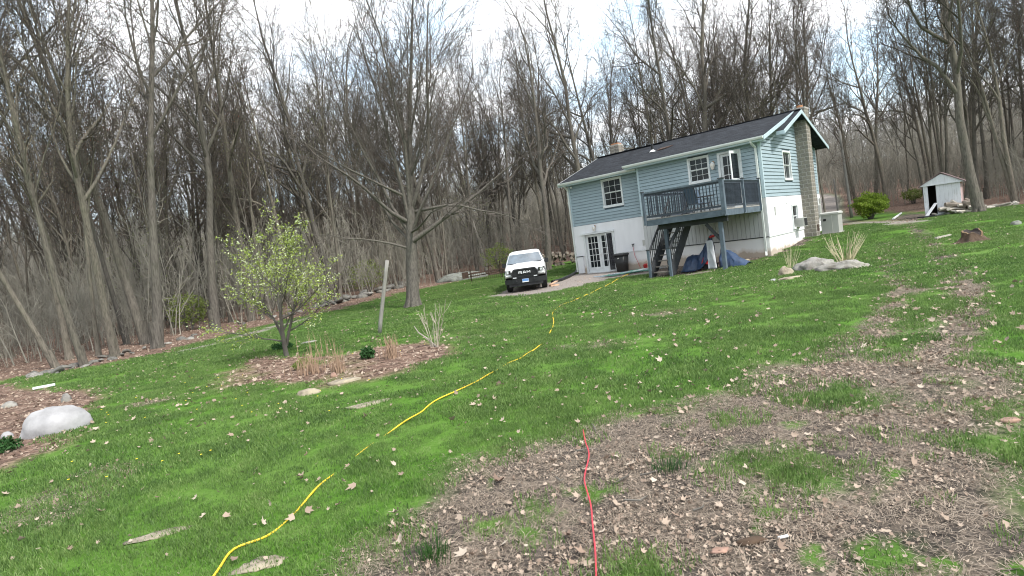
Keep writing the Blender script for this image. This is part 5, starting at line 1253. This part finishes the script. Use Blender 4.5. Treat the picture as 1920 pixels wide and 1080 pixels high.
# ------------------------------------------------------------------ trees
def rot_about(d, axis, ang):
    return d * math.cos(ang) + np.cross(axis, d) * math.sin(ang) + axis * (d @ axis) * (1 - math.cos(ang))
class TreeGen:
    def __init__(s, seed): s.g = np.random.default_rng(seed); s.out = {0: [], 1: []}; s.tips = []
    def path(s, p, d, L, n, wig, up):
        pts = [p]; d = d / np.linalg.norm(d)
        for i in range(n):
            d = d + s.g.normal(0, wig, 3) + np.array([0, 0, up]); d /= np.linalg.norm(d); p = p + d * (L / n); pts.append(p)
        return np.array(pts)
    def emit(s, pts, r0, r1, which):
        rad = r0 + (r1 - r0) * np.linspace(0, 1, len(pts)) ** .8
        k = 10 if r0 > .12 else 7 if r0 > .06 else 5 if r0 > .025 else 3
        s.out[which].append((pts, rad, k))
    def grow(s, p, d, L, r, lev, P):
        g = s.g; n = (7, 6, 4, 3, 2)[min(lev, 4)]
        pts = s.path(p, d, L, n, P['wig'][min(lev, 4)], P['up'][min(lev, 4)])
        rt = max(r * (.22 if lev < 3 else .4), P['rmin'])
        s.emit(pts, r, rt, 0 if lev <= P['trunklev'] else 1)
        if lev >= P['maxlev']: s.tips.append(pts[-1]); s.tips.append((pts[-1] + pts[0]) / 2); return
        m = P['num'][min(lev, 4)]; m = max(1, int(round(m * g.uniform(.75, 1.25) * min(1.3, max(.5, L / P['Lref'][min(lev, 4)])))))
        seg = np.cumsum(np.r_[0, np.linalg.norm(np.diff(pts, axis=0), axis=1)]); tot = seg[-1]
        ph = g.uniform(0, 6.28)
        for k in range(m):
            t = P['t0'][min(lev, 4)] + (1 - P['t0'][min(lev, 4)]) * ((k + g.uniform(.1, .9)) / m); x = t * tot
            i = min(int(np.searchsorted(seg, x)) - 1, len(pts) - 2); i = max(i, 0); f = (x - seg[i]) / (seg[i + 1] - seg[i] + 1e-9); q = pts[i] + (pts[i + 1] - pts[i]) * f
            dd = pts[i + 1] - pts[i]; dd /= np.linalg.norm(dd); a = P['ang'][min(lev, 4)] * g.uniform(.7, 1.3) * (1.0 if lev else 1.15 - .4 * t)
            ax = np.cross(dd, [0.3, .2, 1]); ax /= np.linalg.norm(ax) + 1e-9; ax = rot_about(ax, dd, ph + k * 2.4 + g.normal(0, .4)); nd_ = rot_about(dd, ax, a)
            rr = (r + (rt - r) * t) * P['rr'] * g.uniform(.75, 1.1); LL = L * P['len'][min(lev, 4)] * g.uniform(.7, 1.2) * (1.15 - .55 * t)
            if LL > .15: s.grow(q, nd_, LL, max(rr, P['rmin']), lev + 1, P)
        if lev < P['maxlev']:                              # leader goes on as a finer shoot
            s.grow(pts[-1], pts[-1] - pts[-2], L * .35, rt, min(lev + 2, P['maxlev']), P)
    def mesh(s, which, name, mats, leaves=None):
        Vs = []; Qs = []; o = 0
        for pts, rad, k in s.out[which]:
            n = len(pts); t = np.gradient(pts, axis=0); t /= np.linalg.norm(t, axis=1)[:, None] + 1e-9
            ref = np.array([1.0, 0, 0]) if abs(t[0, 2]) > .8 else np.array([0, 0, 1.0])
            b = np.cross(t, ref); b /= np.linalg.norm(b, axis=1)[:, None] + 1e-9; nn = np.cross(b, t); an = np.arange(k) * 2 * math.pi / k
            V = pts[:, None] + rad[:, None, None] * (np.cos(an)[None, :, None] * nn[:, None] + np.sin(an)[None, :, None] * b[:, None])
            Vs.append(V.reshape(-1, 3)); i, j = np.meshgrid(np.arange(n - 1), np.arange(k), indexing='ij'); j2 = (j + 1) % k
            Qs.append((np.stack([i * k + j, i * k + j2, (i + 1) * k + j2, (i + 1) * k + j], -1) + o).reshape(-1, 4)); o += n * k
        V = np.vstack(Vs); Q = np.vstack(Qs); fm = np.zeros(len(Q), int)
        if leaves:
            n, size, spread, mi = leaves; T_ = np.array(s.tips); idx = s.g.integers(0, len(T_), n); c = T_[idx] + s.g.normal(0, spread, (n, 3))
            a = s.g.normal(0, 1, (n, 3)); a /= np.linalg.norm(a, axis=1)[:, None]; b = np.cross(a, s.g.normal(0, 1, (n, 3))); b /= np.linalg.norm(b, axis=1)[:, None]
            sz = size * s.g.uniform(.6, 1.4, n)[:, None]
            LV = np.stack([c - a * sz, c + b * sz * .5, c + a * sz, c - b * sz * .5], 1).reshape(-1, 3); LQ = np.arange(4 * n).reshape(-1, 4) + len(V)
            V = np.vstack([V, LV]); Q = np.vstack([Q, LQ]); fm = np.r_[fm, np.full(n, 1) if mi is None else s.g.choice(mi, n)]
        return np_mesh(name, V, Q, None, mats, smooth=True, fmat=fm)
def trunk_flare(tg, r, h=.5):
    """root flare as a few short buttress tubes"""
    for k in range(8):
        a = k * .785 + tg.g.uniform(-.2, .2); e = np.array([math.cos(a), math.sin(a), 0])
        pts = np.array([[0, 0, h * 1.6], [0, 0, h * .8], [0, 0, h * .25], [0, 0, -.15]]) + e[None] * np.array([r * .3, r * .45, r * .75, r * 1.25])[:, None]
        tg.emit(pts, r * .6, r * .35, 0)
def forest_tree(seed, H, r, fork=.35, spread=.5, leaves=None, mats=('bark', 'twig', 'bud_tan'), dens=1.2, lean=0.0, stems=1, crook=.05, crooklimb=.12, rmin=.008):
    tg = TreeGen(seed); g = tg.g
    P = dict(wig=(crook, crooklimb, .16, .18, .2), up=(.03, .07, .06, .03, .02), num=(int(12 * dens), int(8 * dens), int(7 * dens), 5, 3), Lref=(H, H * .35, H * .16, .7, .5),
             t0=(fork, .2, .15, .1, .1), ang=(spread, .62, .7, .75, .8), len=(.40, .48, .5, .55, .5), rr=.62, rmin=rmin, trunklev=1, maxlev=4)
    for k in range(stems):
        a = g.uniform(0, 6.28) if stems > 1 else 0; ln = (lean if stems == 1 else .10 + lean)
        d = np.array([math.sin(ln) * math.cos(a), math.sin(ln) * math.sin(a), 1.0]) if stems > 1 else np.array([math.sin(ln), 0, 1.0])
        tg.grow(np.array([math.cos(a) * r * .5 * (stems > 1), math.sin(a) * r * .5 * (stems > 1), -.15]), d, H * g.uniform(.85, 1) * .8, r, 0, P)
    trunk_flare(tg, r, .35 + r)
    return tg
def tree_parts(tg, mats, leaves):
    ml = [M[m_] for m_ in mats]
    return tg.mesh(0, 'trunk', [ml[0]]), tg.mesh(1, 'crown', [ml[1]] + ml[2:], leaves)
VAR = []
for spec in [dict(seed=1, H=19, r=.20, fork=.42, spread=.62), dict(seed=2, H=21, r=.26, fork=.35, spread=.70, crooklimb=.18), dict(seed=3, H=17, r=.15, fork=.45, spread=.50),
             dict(seed=4, H=22, r=.30, fork=.33, spread=.75, crook=.07, crooklimb=.2), dict(seed=5, H=18, r=.17, fork=.38, spread=.55, stems=2), dict(seed=6, H=20, r=.22, fork=.48, spread=.6),
             dict(seed=7, H=14, r=.10, fork=.3, spread=.6), dict(seed=8, H=16, r=.13, fork=.35, spread=.65, lean=.12), dict(seed=9, H=20, r=.24, fork=.40, spread=.6, crook=.08, lean=.06), dict(seed=10, H=13, r=.09, fork=.25, spread=.55)]:
    s = spec.pop('seed'); tg = forest_tree(s, **spec); bud = ('bud_tan', 'bud_red', 'bud_green')[s % 3]
    nb = {0: 2200, 1: 1500, 2: 2000}[s % 3]
    VAR.append(tree_parts(tg, ('bark', 'twig', bud), (nb, .028, .12, None)) + (spec['H'],))
print('tree tris', [len(v[0].polygons) * 2 + len(v[1].polygons) * 2 for v in VAR])
NTREE = [0]
def put_tree(name, label, p, var, s, rz, group=None, tilt=(0, 0), scl=None, cat='tree'):
    o = T(name, label, cat, (p[0], p[1], zg(p[0], p[1]) - .05), 0, group); o.rotation_euler = (tilt[0], tilt[1], rz); o.scale = scl or (s, s, s)
    link('trunk', VAR[var][0], o); link('crown', VAR[var][1], o); NTREE[0] += 1; return o
taken = []
def claim(p, r=1.2): taken.append((p[0], p[1], r))
def free(x, y, r=.8): return all((x - a) ** 2 + (y - b) ** 2 > (c + r) ** 2 for a, b, c in taken)

# the big lawn maple, with ascending limbs from three metres up
def hero():
    tg = TreeGen(101); g = tg.g
    P = dict(wig=(.03, .09, .13, .16, .18), up=(.02, .085, .07, .05, .03), num=(30, 10, 7, 5, 3), Lref=(13, 7, 2.6, 1.0, .5), t0=(.20, .16, .15, .1, .1), ang=(.85, .52, .6, .7, .7), len=(.50, .42, .45, .5, .5), rr=.36, rmin=.009, trunklev=1, maxlev=4)
    tr_ = np.array([[0, 0, -.1], [.01, 0, 1.2], [0, .02, 2.4], [.04, 0, 3.4], [.05, 0, 4.4]]); tg.emit(tr_, .31, .21, 0); trunk_flare(tg, .33, .55)
    P0 = dict(P); P0['t0'] = (.06, .16, .15, .1, .1); P0['num'] = (16, 9, 6, 5, 3); P0['ang'] = (.62, .5, .6, .7, .7)
    tg.grow(tr_[-1], np.array([0, 0, 1.0]), 9.5, .15, 0, P0)
    for k, (z, an, tilt, L, r_) in enumerate([(4.3, .3, .30, 9.0, .11), (4.1, 2.6, .34, 8.8, .11), (3.9, 4.3, .40, 8.2, .10), (3.6, 1.4, .42, 8.2, .095), (3.4, 3.4, .50, 8.0, .09), (3.2, 5.6, .55, 7.6, .085), (4.2, 5.0, .22, 9.2, .10), (3.0, 2.9, .66, 7.2, .075), (4.35, 1.0, .2, 9.0, .10)]):
        tg.grow(np.array([.05 * math.cos(an), .05 * math.sin(an), z]), np.array([math.sin(tilt) * math.cos(an), math.sin(tilt) * math.sin(an), math.cos(tilt)]), L, r_, 1, P0)
    # low limbs seen in the photograph: a strong right one, an arching left one, thin drooping ones
    Q = dict(P); Q['up'] = (.0, .10, .05, .03, .02)
    tg.grow(np.array([.12, -.1, 3.0]), np.array([.85, -.2, .68]), 5.6, .13, 1, Q)
    Q2 = dict(P); Q2['up'] = (0, -.035, -.02, .0, 0); Q2['num'] = (22, 8, 6, 4, 3)
    tg.grow(np.array([-.15, -.1, 3.9]), np.array([-.8, -.3, .45]), 4.8, .10, 1, Q2)
    tg.grow(np.array([-.2, -.1, 2.7]), np.array([-.9, -.3, .35]), 3.9, .06, 1, Q2); tg.grow(np.array([-.15, -.15, 5.0]), np.array([-.9, -.35, .4]), 5.2, .07, 1, Q2)
    tg.grow(np.array([.2, 0, 4.3]), np.array([.9, -.3, .1]), 4.6, .08, 1, Q2)
    tg.grow(np.array([.1, -.2, 3.4]), np.array([.5, -.8, .3]), 4.2, .06, 1, Q2)
    return tree_parts(tg, ('bark_hero', 'twig_hero', 'bud_tan'), (3000, .022, .08, None))
HT, HCm = hero(); p = G(775, 575); claim(p, 2.5)
ht = T('lawn_tree', 'large bare tree with many ascending limbs standing on the lawn', 'tree', (p.x, p.y, p.z)); ht.rotation_euler = (0, R_(6), 0); link('trunk', HT, ht); link('crown', HCm, ht); NTREE[0] += 1
print('hero tris', 2 * len(HT.polygons) + 2 * len(HCm.polygons))

# flowering young tree
def pear():
    tg = TreeGen(55)
    P = dict(wig=(.05, .08, .12, .15, .15), up=(.05, .06, .05, .03, .02), num=(13, 8, 6, 3, 3), Lref=(3.6, 1.8, .7, .4, .3), t0=(.25, .15, .1, .1, .1), ang=(.75, .55, .6, .6, .6), len=(.56, .42, .5, .5, .5), rr=.55, rmin=.004, trunklev=1, maxlev=3)
    tg.grow(np.array([0, 0, -.05]), np.array([-.05, 0, 1.0]), 3.5, .075, 0, P)
    tg.grow(np.array([.02, 0, .35]), np.array([.28, -.1, 1.0]), 3.0, .05, 0, P); tg.grow(np.array([0, 0, .45]), np.array([-.35, .1, 1.0]), 2.9, .05, 0, P)
    Q = dict(P); Q['up'] = (0, .0, .02, .02, .02); tg.grow(np.array([-.05, 0, .5]), np.array([-1, -.1, .42]), 1.9, .03, 1, Q); tg.grow(np.array([.1, 0, .8]), np.array([1, 0, .5]), 1.5, .03, 1, Q)
    ml = [M['twig_grey'], M['pear_leaf'], M['petal']]
    return tg.mesh(0, 'trunk', [M['twig_grey']]), tg.mesh(1, 'crown', ml, (8200, .030, .040, [1, 1, 1, 2]))
a, b = pear(); p = G(538, 668); claim(p, 1)
o = T('flowering_tree', 'young flowering tree with pale green leaves and white blossom', 'tree', p); o.rotation_euler = (0, R_(2), 0); o.scale = (.92, .92, .80); link('trunk', a, o); link('crown', b, o)

# shrubs and stems
def stems(name, label, p, n, h, spread, r, mat, seed, lean=.35, cat='shrub', curl=.05, branch=0, buds=None):
    g = random.Random(seed); o = T(name, label, cat, p)
    for k in range(n):
        a = g.uniform(0, 6.28); l = g.uniform(.3, 1) * lean; L = h * g.uniform(.6, 1.1); q = Vector((math.cos(a) * spread * g.random(), math.sin(a) * spread * g.random(), -.03)); d = Vector((math.cos(a) * l, math.sin(a) * l, 1)).normalized(); pts = [q.copy()]
        for i in range(5): d = (d + Vector((g.gauss(0, curl), g.gauss(0, curl), .02))).normalized(); q = q + d * L / 5; pts.append(q.copy())
        mb = MB().tube(pts, [r * (1 - .14 * i) for i in range(6)], 5)
        for _ in range(branch):
            i = g.randrange(1, 5); e = (d + Vector((g.gauss(0, .5), g.gauss(0, .5), .2))).normalized(); mb.tube([pts[i], pts[i] + e * L * .15, pts[i] + e * L * .28 + Vector((0, 0, .05))], [r * .5, r * .4, r * .25], 4)
        mb.build('stem', M[mat], o)
    return o
stems('bare_shrub', 'bare pale stemmed shrub at the right end of the planting bed', G(815, 651), 8, 1.0, .12, .010, 'stem_pale', 3, .28, branch=4)
p = G(818, 650); tag(MB().tube([(0, 0, 0), (-.18, 0, .22), (-.36, 0, .38), (-.45, .02, .55)], [.02, .018, .014, .008], 6).build('pale_branch', M['birch_log'], loc=p), 'pale bare branch slanting left out of the planting bed', 'branch')
stems('forsythia', 'bare yellowish shrub with fan of straight stems behind the rock ledge', G(1585, 492), 44, 1.05, .25, .014, 'stem_tan', 4, .8)
stems('bare_shrub', 'smaller clump of pale upright stems left of the rock slab', G(1483, 503), 12, .95, .14, .010, 'stem_tan', 5, .35)
def grass_clump(label, px, py, n, h, seed, sp=.13, mat='stem_brown'):
    g = random.Random(seed); p = G(px, py); mb = MB()
    for k in range(n):
        a = g.uniform(0, 6.28); l = g.uniform(0, .35); q = Vector((g.gauss(0, sp * .6), g.gauss(0, sp * .6), 0)); L = h * g.uniform(.4, 1.1)
        mb.tube([q, q + Vector((math.cos(a) * l * .4, math.sin(a) * l * .4, .6)) * L, q + Vector((math.cos(a) * l, math.sin(a) * l, 1)) * L], [.006, .005, .002], 3)
    return tag(mb.build('dry_grass_clump', M[mat], loc=p), label, 'dry grass')
grass_clump('tall tan dry grass clump at the middle of the planting bed', 633, 700, 60, .48, 1)
grass_clump('brown dry grass clump in the leaves right of the green clump', 737, 672, 80, .5, 2)
grass_clump('low brown dry stem clump at the left part of the planting bed', 583, 700, 90, .45, 3, .25)
grass_clump('thin tan dry stalks behind the planting bed', 600, 668, 18, .6, 4, .4, 'stem_brown')
def leafy(name, label, p, w, h, n, mat, size, cat, seed, stemn=14, stemmat='twig_grey', base=.1):
    g = np.random.default_rng(seed); o = T(name, label, cat, p)
    u = g.normal(0, 1, (n, 3)); u /= np.linalg.norm(u, axis=1)[:, None]; rr2 = g.uniform(.45, 1.0, n) ** .6
    lob = 1 + .22 * np.sin(u[:, 0] * 5 + seed) * np.cos(u[:, 1] * 4) + .15 * np.sin(u[:, 2] * 9 + u[:, 0] * 7)
    c = u * (rr2 * lob)[:, None] * np.array([w / 2, w / 2, h / 2]); c[:, 2] += h / 2 + base; c = c[c[:, 2] > .02]; n = len(c)
    a = g.normal(0, 1, (n, 3)); a[:, 2] += .4; a /= np.linalg.norm(a, axis=1)[:, None]; b = np.cross(a, g.normal(0, 1, (n, 3))); b /= np.linalg.norm(b, axis=1)[:, None]; sz = size * g.uniform(.6, 1.4, n)[:, None]
    V = np.stack([c - a * sz, c + b * sz * .45, c + a * sz, c - b * sz * .45], 1).reshape(-1, 3)
    link('foliage', np_mesh('foliage', V, np.arange(4 * n).reshape(-1, 4), None, [M[mat]]), o)
    if stemn:
        mb = MB(); gg = random.Random(seed)
        for k in range(stemn):
            t = gg.uniform(0, 6.28); r = gg.uniform(.2, .85); mb.tube([(math.cos(t) * .1, math.sin(t) * .1, -.05), (math.cos(t) * r * w * .25, math.sin(t) * r * w * .25, h * .4), (math.cos(t) * r * w * .45, math.sin(t) * r * w * .45, h * .85)], [.025, .018, .008], 4)
        mb.build('stem', M[stemmat], o)
    return o
pb_ = G(1633, 411); sb = pb_.y / F_PX
leafy('green_bush', 'rounded bright green bush on the lawn right of the house', pb_, 56 * sb, 40 * sb, 7000, 'bush_leaf', .07, 'bush', 3, 30, base=8 * sb)
leafy('green_clump', 'small dark green leafy clump in the planting bed', G(690, 671), .32, .28, 700, 'dark_leaf', .04, 'plant', 4, 0, base=-.05)
leafy('green_clump', 'low dark green plant at the foot of the flowering tree', G(530, 655), .6, .22, 500, 'dark_leaf', .05, 'plant', 5, 0, base=-.03)
leafy('green_clump', 'dark green plant at the left edge below the white boulder', G(8, 848), .42, .25, 500, 'dark_leaf', .035, 'plant', 6, 0, base=-.05)
leafy('green_clump', 'grey green leaf clump at the left of the planting bed', G(572, 690), .5, .25, 400, 'under_leaf', .04, 'plant', 9, 0, base=-.05)
V, Q, Tt = blades(160, .3, .11, .005, 31, clump=True); p = G(812, 1044)
tag(link('grass_tussock', np_mesh('grass_tussock', V, Q, Tt, [leaf_mat('tussock_blades', [(.015, .05, .01), (.04, .11, .02)], .2)]), None, p), 'dark green grass tussock alone in the bare soil at bottom', 'tussock')
V, Q, Tt = blades(140, .34, .09, .005, 32, clump=True); p = G(1252, 880)
tag(link('grass_tussock', np_mesh('grass_tussock', V, Q, Tt, [M['dark_leaf']]), None, p), 'green grass tussock in the leaves right of the red cord', 'tussock')
for px, dep, w, h, sd, lab in ((345, 31, 2.2, 1.7, 11, 'thin yellow green bush at the wood edge left of the flowering tree'), (685, 46, 3.4, 2.3, 12, 'yellow green bush behind the stone wall left of the lawn tree'), (935, 49, 2.6, 2.2, 13, 'light green bush behind the leaning pale tree'), (1712, 52, 1.7, 1.0, 14, 'low green bush in the woods left of the shed')):
    leafy('understory_bush', lab, at_depth(px, dep), w, h, 1500, 'under_leaf', .07, 'bush', sd, 16, 'twig_grey', base=.3)
# ------------------------------------------------------------------ the woods
def tree_at(label, p, var, s, rz=0.0, tilt=(0, 0), name='bare_tree', group=None, scl=None):
    claim(p, .9); return put_tree(name, label, p, var, s, rz, group, tilt, scl or (s * .84, s * .84, s))
tl = lambda deg: (0, R_(deg))
tree_at('slim grey tree leaning left with its foot behind the heap of dark stones', G(106, 690), 2, .9, 0.5, tl(-9))
tree_at('pale grey tree at the left wood edge right beside the heap of dark stones', G(158, 687), 2, .95, 1.5, tl(-1))
tree_at('grey tree just right of the pale tree at the left wood edge', G(186, 668), 6, 1.15, 2.5, tl(-4))
tree_at('tree with flared foot at the wood edge above the sparse fieldstones', G(238, 645), 2, 1.05, .4, tl(2))
tree_at('dark slender tree halfway between left frame edge and flowering tree', G(302, 622), 7, 1.0, 3.8, tl(-2))
tree_at('tree with a crooked dark limb standing behind the left flowering branches', G(418, 596), 8, 1.0, .8, tl(-2))
tree_at('straight grey tree right behind the flowering tree', G(500, 575), 3, .75, 2.1, tl(1))
tree_at('dark forked tree behind the top of the flowering tree', G(470, 572), 4, 1.05, 2.9, tl(2))
tree_at('tree between the flowering tree and the wooden post at the wood edge', G(618, 556), 8, .9, 4.4, tl(1))
tree_at('thick grey trunk in the woods just right of the big lawn tree', G(822, 528), 3, .9, 1.0, tl(1))
tree_at('thick straight trunk standing right behind the white pickup truck', at_depth(1022, 44), 3, 1.0, 5.2, tl(4))
tree_at('dark tall tree forking high up behind the left end of the roof', at_depth(1108, 47), 3, 1.15, .3, tl(3))
tree_at('tall slim tree rising behind the roof vent', at_depth(1245, 50), 1, 1.08, 2.2, tl(-3))
tree_at('dark heavy limbed tree rising behind the right half of the roof', at_depth(1398, 50), 3, 1.15, 3.3, tl(0))
tree_at('dark straight tree right of the heavy limbed one behind the roof', at_depth(1452, 49), 1, 1.1, 4.6, tl(3))
tree_at('tall tree just right of the gable behind the slender pole', at_depth(1640, 56), 5, 1.15, .9, tl(6))
tree_at('big forked grey tree with flared roots right of the firewood pile', G(1836, 398), 3, 1.12, 1.2, tl(5))
tree_at('leaning tree with pale broken bark just right of the shed', G(1812, 388), 1, .95, 2.7, tl(-6))
tree_at('knobbly grey tree at the right frame edge above the row of limbs', G(1905, 380), 4, 1.15, 5.0, tl(-4))
tree_at('dark double stemmed tree behind the shed roof', at_depth(1755, 52), 4, 1.1, 3.0, tl(2))
# leaning pale tree behind the rake
def pale():
    tg = TreeGen(77); P = dict(wig=(.03, .07, .12, .16, .2), up=(.01, .02, .04, .03, .02), num=(14, 6, 5, 4, 3), Lref=(9, 2.6, 1.2, .6, .4), t0=(.25, .2, .15, .1, .1), ang=(.95, .6, .7, .75, .8), len=(.32, .45, .5, .55, .5), rr=.4, rmin=.009, trunklev=0, maxlev=3)
    tg.grow(np.array([0, 0, -.1]), np.array([-.10, 0, 1.0]), 8.5, .17, 0, P); trunk_flare(tg, .17, .3)
    return tg.mesh(0, 'trunk', [M['bark_pale']]), tg.mesh(1, 'crown', [M['twig_grey'], M['bud_green']], (900, .05, .08, None))
a, b = pale(); p = G(912, 508); claim(p, 1); o = T('pale_tree', 'slim pale barked tree leaning left behind the rusty hay rake', 'tree', p); link('trunk', a, o); link('crown', b, o)

g = np.random.default_rng(2024)
groups = [(-1e9, 330, 'bare trees in the left woods', 'bare tree among the woods at the far left'),
          (330, 660, 'bare trees behind the flowering tree', 'bare tree in the woods behind the flowering tree'),
          (660, 930, 'bare trees behind the lawn tree', 'bare tree in the woods behind the big lawn tree'),
          (930, 1080, 'bare trees behind the truck', 'bare tree in the woods behind the pickup truck'),
          (1080, 1540, 'bare trees behind the house', 'bare tree rising in the woods behind the house roof'),
          (1540, 1740, 'bare trees between house and shed', 'bare tree in the woods between the house and the shed'),
          (1740, 1e9, 'bare trees behind the shed', 'bare tree in the woods behind the shed')]
LOOK = ['mid sized', 'broad limbed', 'slim', 'thick trunked', 'double stemmed', 'high crowned', 'small thin', 'leaning', 'crooked', 'low branched']
cnt = 0; tries = 0
while cnt < 272 and tries < 40000:
    tries += 1
    r = math.sqrt(g.uniform(22 ** 2, 74 ** 2)); a = R_(g.uniform(-50, 52)); x, y = r * math.sin(a), r * math.cos(a)
    dl = -sdist(np.array([x]), np.array([y]), LAWN)[0]
    if dl < 1.6 or not free(x, y, .55): continue
    if house_block(np.array([x]), np.array([y]))[0] < 1 or sdist(np.array([x]), np.array([y]), ROAD)[0] > -.6: continue
    lx = (x - HC[0]) * EX[0] + (y - HC[1]) * EX[1]; ly = (x - HC[0]) * EY[0] + (y - HC[1]) * EY[1]
    if -14 < lx < 6 and -2 < ly < 14: continue
    px = 960 + F_PX * x / y if y > 5 else (-1e6 if x < 0 else 1e6)
    gr = next(q for q in groups if q[0] <= px < q[1])
    v = int(g.choice(10, p=[.11, .10, .13, .04, .10, .11, .14, .11, .06, .10])); s = g.uniform(.78, 1.15)
    claim((x, y), .25); lk = LOOK[v]; where = ' near the edge' if dl < 9 else ' deeper in'; put_tree('bare_tree', lk + ' ' + gr[3] + where, (x, y), v, s, g.uniform(0, 6.28), lk + ' ' + gr[2] + where, (g.normal(0, .035), g.normal(0, .035)), (s * .88, s * .88, s * 1.1)); cnt += 1
print('trees', NTREE[0], tries)

# brush under the trees and the far woods, both beyond counting
def brush_piece(seed, n, h, w, r):
    gg = np.random.default_rng(seed); tg = TreeGen(seed)
    P = dict(wig=(.06, .14, .2, .2, .2), up=(.03, .04, .02, .02, .02), num=(8, 4, 3, 2, 2), Lref=(h, h * .35, .6, .5, .4), t0=(.2, .15, .1, .1, .1), ang=(.55, .7, .8, .8, .8), len=(.36, .5, .5, .5, .5), rr=.55, rmin=r * .35, trunklev=9, maxlev=2)
    for k in range(n):
        tg.grow(np.array([gg.uniform(-w, w), gg.uniform(-w, w), -.1]), np.array([gg.normal(0, .12), gg.normal(0, .12), 1.0]), h * gg.uniform(.5, 1.2), r * gg.uniform(.6, 1.3), 0, P)
    return tg
BR = [source('brush', brush_piece(s, n, h, w, r).mesh(0, 'brush', [M['brush'], M['bud_green'], M['bud_tan']], (nl, .03, .15, [1, 2])) if False else brush_piece(s, n, h, w, r).mesh(0, 'brush', [M['brush']])) for s, n, h, w, r, nl in ((201, 7, 3.4, 1.1, .022, 60), (202, 9, 2.2, 1.2, .016, 60), (203, 5, 5.5, 1.0, .032, 60), (204, 8, 2.8, 1.3, .018, 60))]
def woods(n, r0, r1, edge, seed, half=54):
    gg = np.random.default_rng(seed); r = np.sqrt(gg.uniform(r0 ** 2, r1 ** 2, n)); a = np.radians(gg.uniform(-half, half, n)); x, y = r * np.sin(a), r * np.cos(a)
    k = (sdist(x, y, LAWN) < -edge) & (sdist(x, y, ROAD) < -.8) & (house_block(x, y) > .5)
    lx = (x - HC[0]) * EX[0] + (y - HC[1]) * EX[1]; ly = (x - HC[0]) * EY[0] + (y - HC[1]) * EY[1]
    k &= ~((lx > -13.5) & (lx < 4) & (ly > -2) & (ly < 13)); return x[k], y[k], gg
x, y, gg = woods(2600, 20, 115, 4.5, 5); n = len(x)
scatter('undergrowth', 'grey brown leafless brush filling the woods under the trees', np.stack([x, y, zf(x, y)], -1), np.stack([np.zeros(n), np.zeros(n), gg.uniform(0, 6.28, n)], -1), gg.uniform(.6, 1.2, n) * (1 + np.clip(np.hypot(x, y) - 45, 0, 50) / 90), gg.uniform(0, 1, n), BR)
LB = [source('leafy_brush', brush_piece(s, n, h, w, r).mesh(0, 'leafy_brush', [M['brush'], M['under_leaf']], (240, .028, .12, None))) for s, n, h, w, r in ((211, 6, 4.0, 1.2, .02), (212, 6, 5.5, 1.2, .025))]
x, y, gg = woods(260, 20, 60, 1.5, 15); n = len(x)
k = fbm(x, y, 9, 7, 2) > .5; x, y = x[k], y[k]; n = len(x)
scatter('leafy_saplings', 'thin saplings with first pale green leaves under the bare trees', np.stack([x, y, zf(x, y)], -1), np.stack([np.zeros(n), np.zeros(n), gg.uniform(0, 6.28, n)], -1), gg.uniform(.6, 1.3, n), gg.uniform(0, 1, n), LB)
def far_tree(seed, H, r):
    tg = TreeGen(seed); P = dict(wig=(.05, .13, .18, .2, .2), up=(.02, .06, .05, .03, .02), num=(15, 7, 6, 3, 2), Lref=(H, H * .35, H * .16, .7, .5), t0=(.25, .15, .1, .1, .1), ang=(.6, .62, .7, .75, .8), len=(.38, .48, .5, .55, .5), rr=.6, rmin=.022, trunklev=9, maxlev=3)
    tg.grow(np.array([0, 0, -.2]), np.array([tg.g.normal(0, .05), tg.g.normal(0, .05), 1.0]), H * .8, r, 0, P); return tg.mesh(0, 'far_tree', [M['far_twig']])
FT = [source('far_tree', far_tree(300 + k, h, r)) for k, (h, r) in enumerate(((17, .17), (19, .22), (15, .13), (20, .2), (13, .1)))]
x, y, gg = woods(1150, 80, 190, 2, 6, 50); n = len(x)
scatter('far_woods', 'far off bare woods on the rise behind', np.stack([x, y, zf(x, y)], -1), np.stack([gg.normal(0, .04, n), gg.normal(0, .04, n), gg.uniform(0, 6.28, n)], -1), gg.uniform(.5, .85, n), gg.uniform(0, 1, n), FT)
print('objects', len(bpy.data.objects), 'tris', sum(len(m_.loops) - 2 * len(m_.polygons) for m_ in bpy.data.meshes))
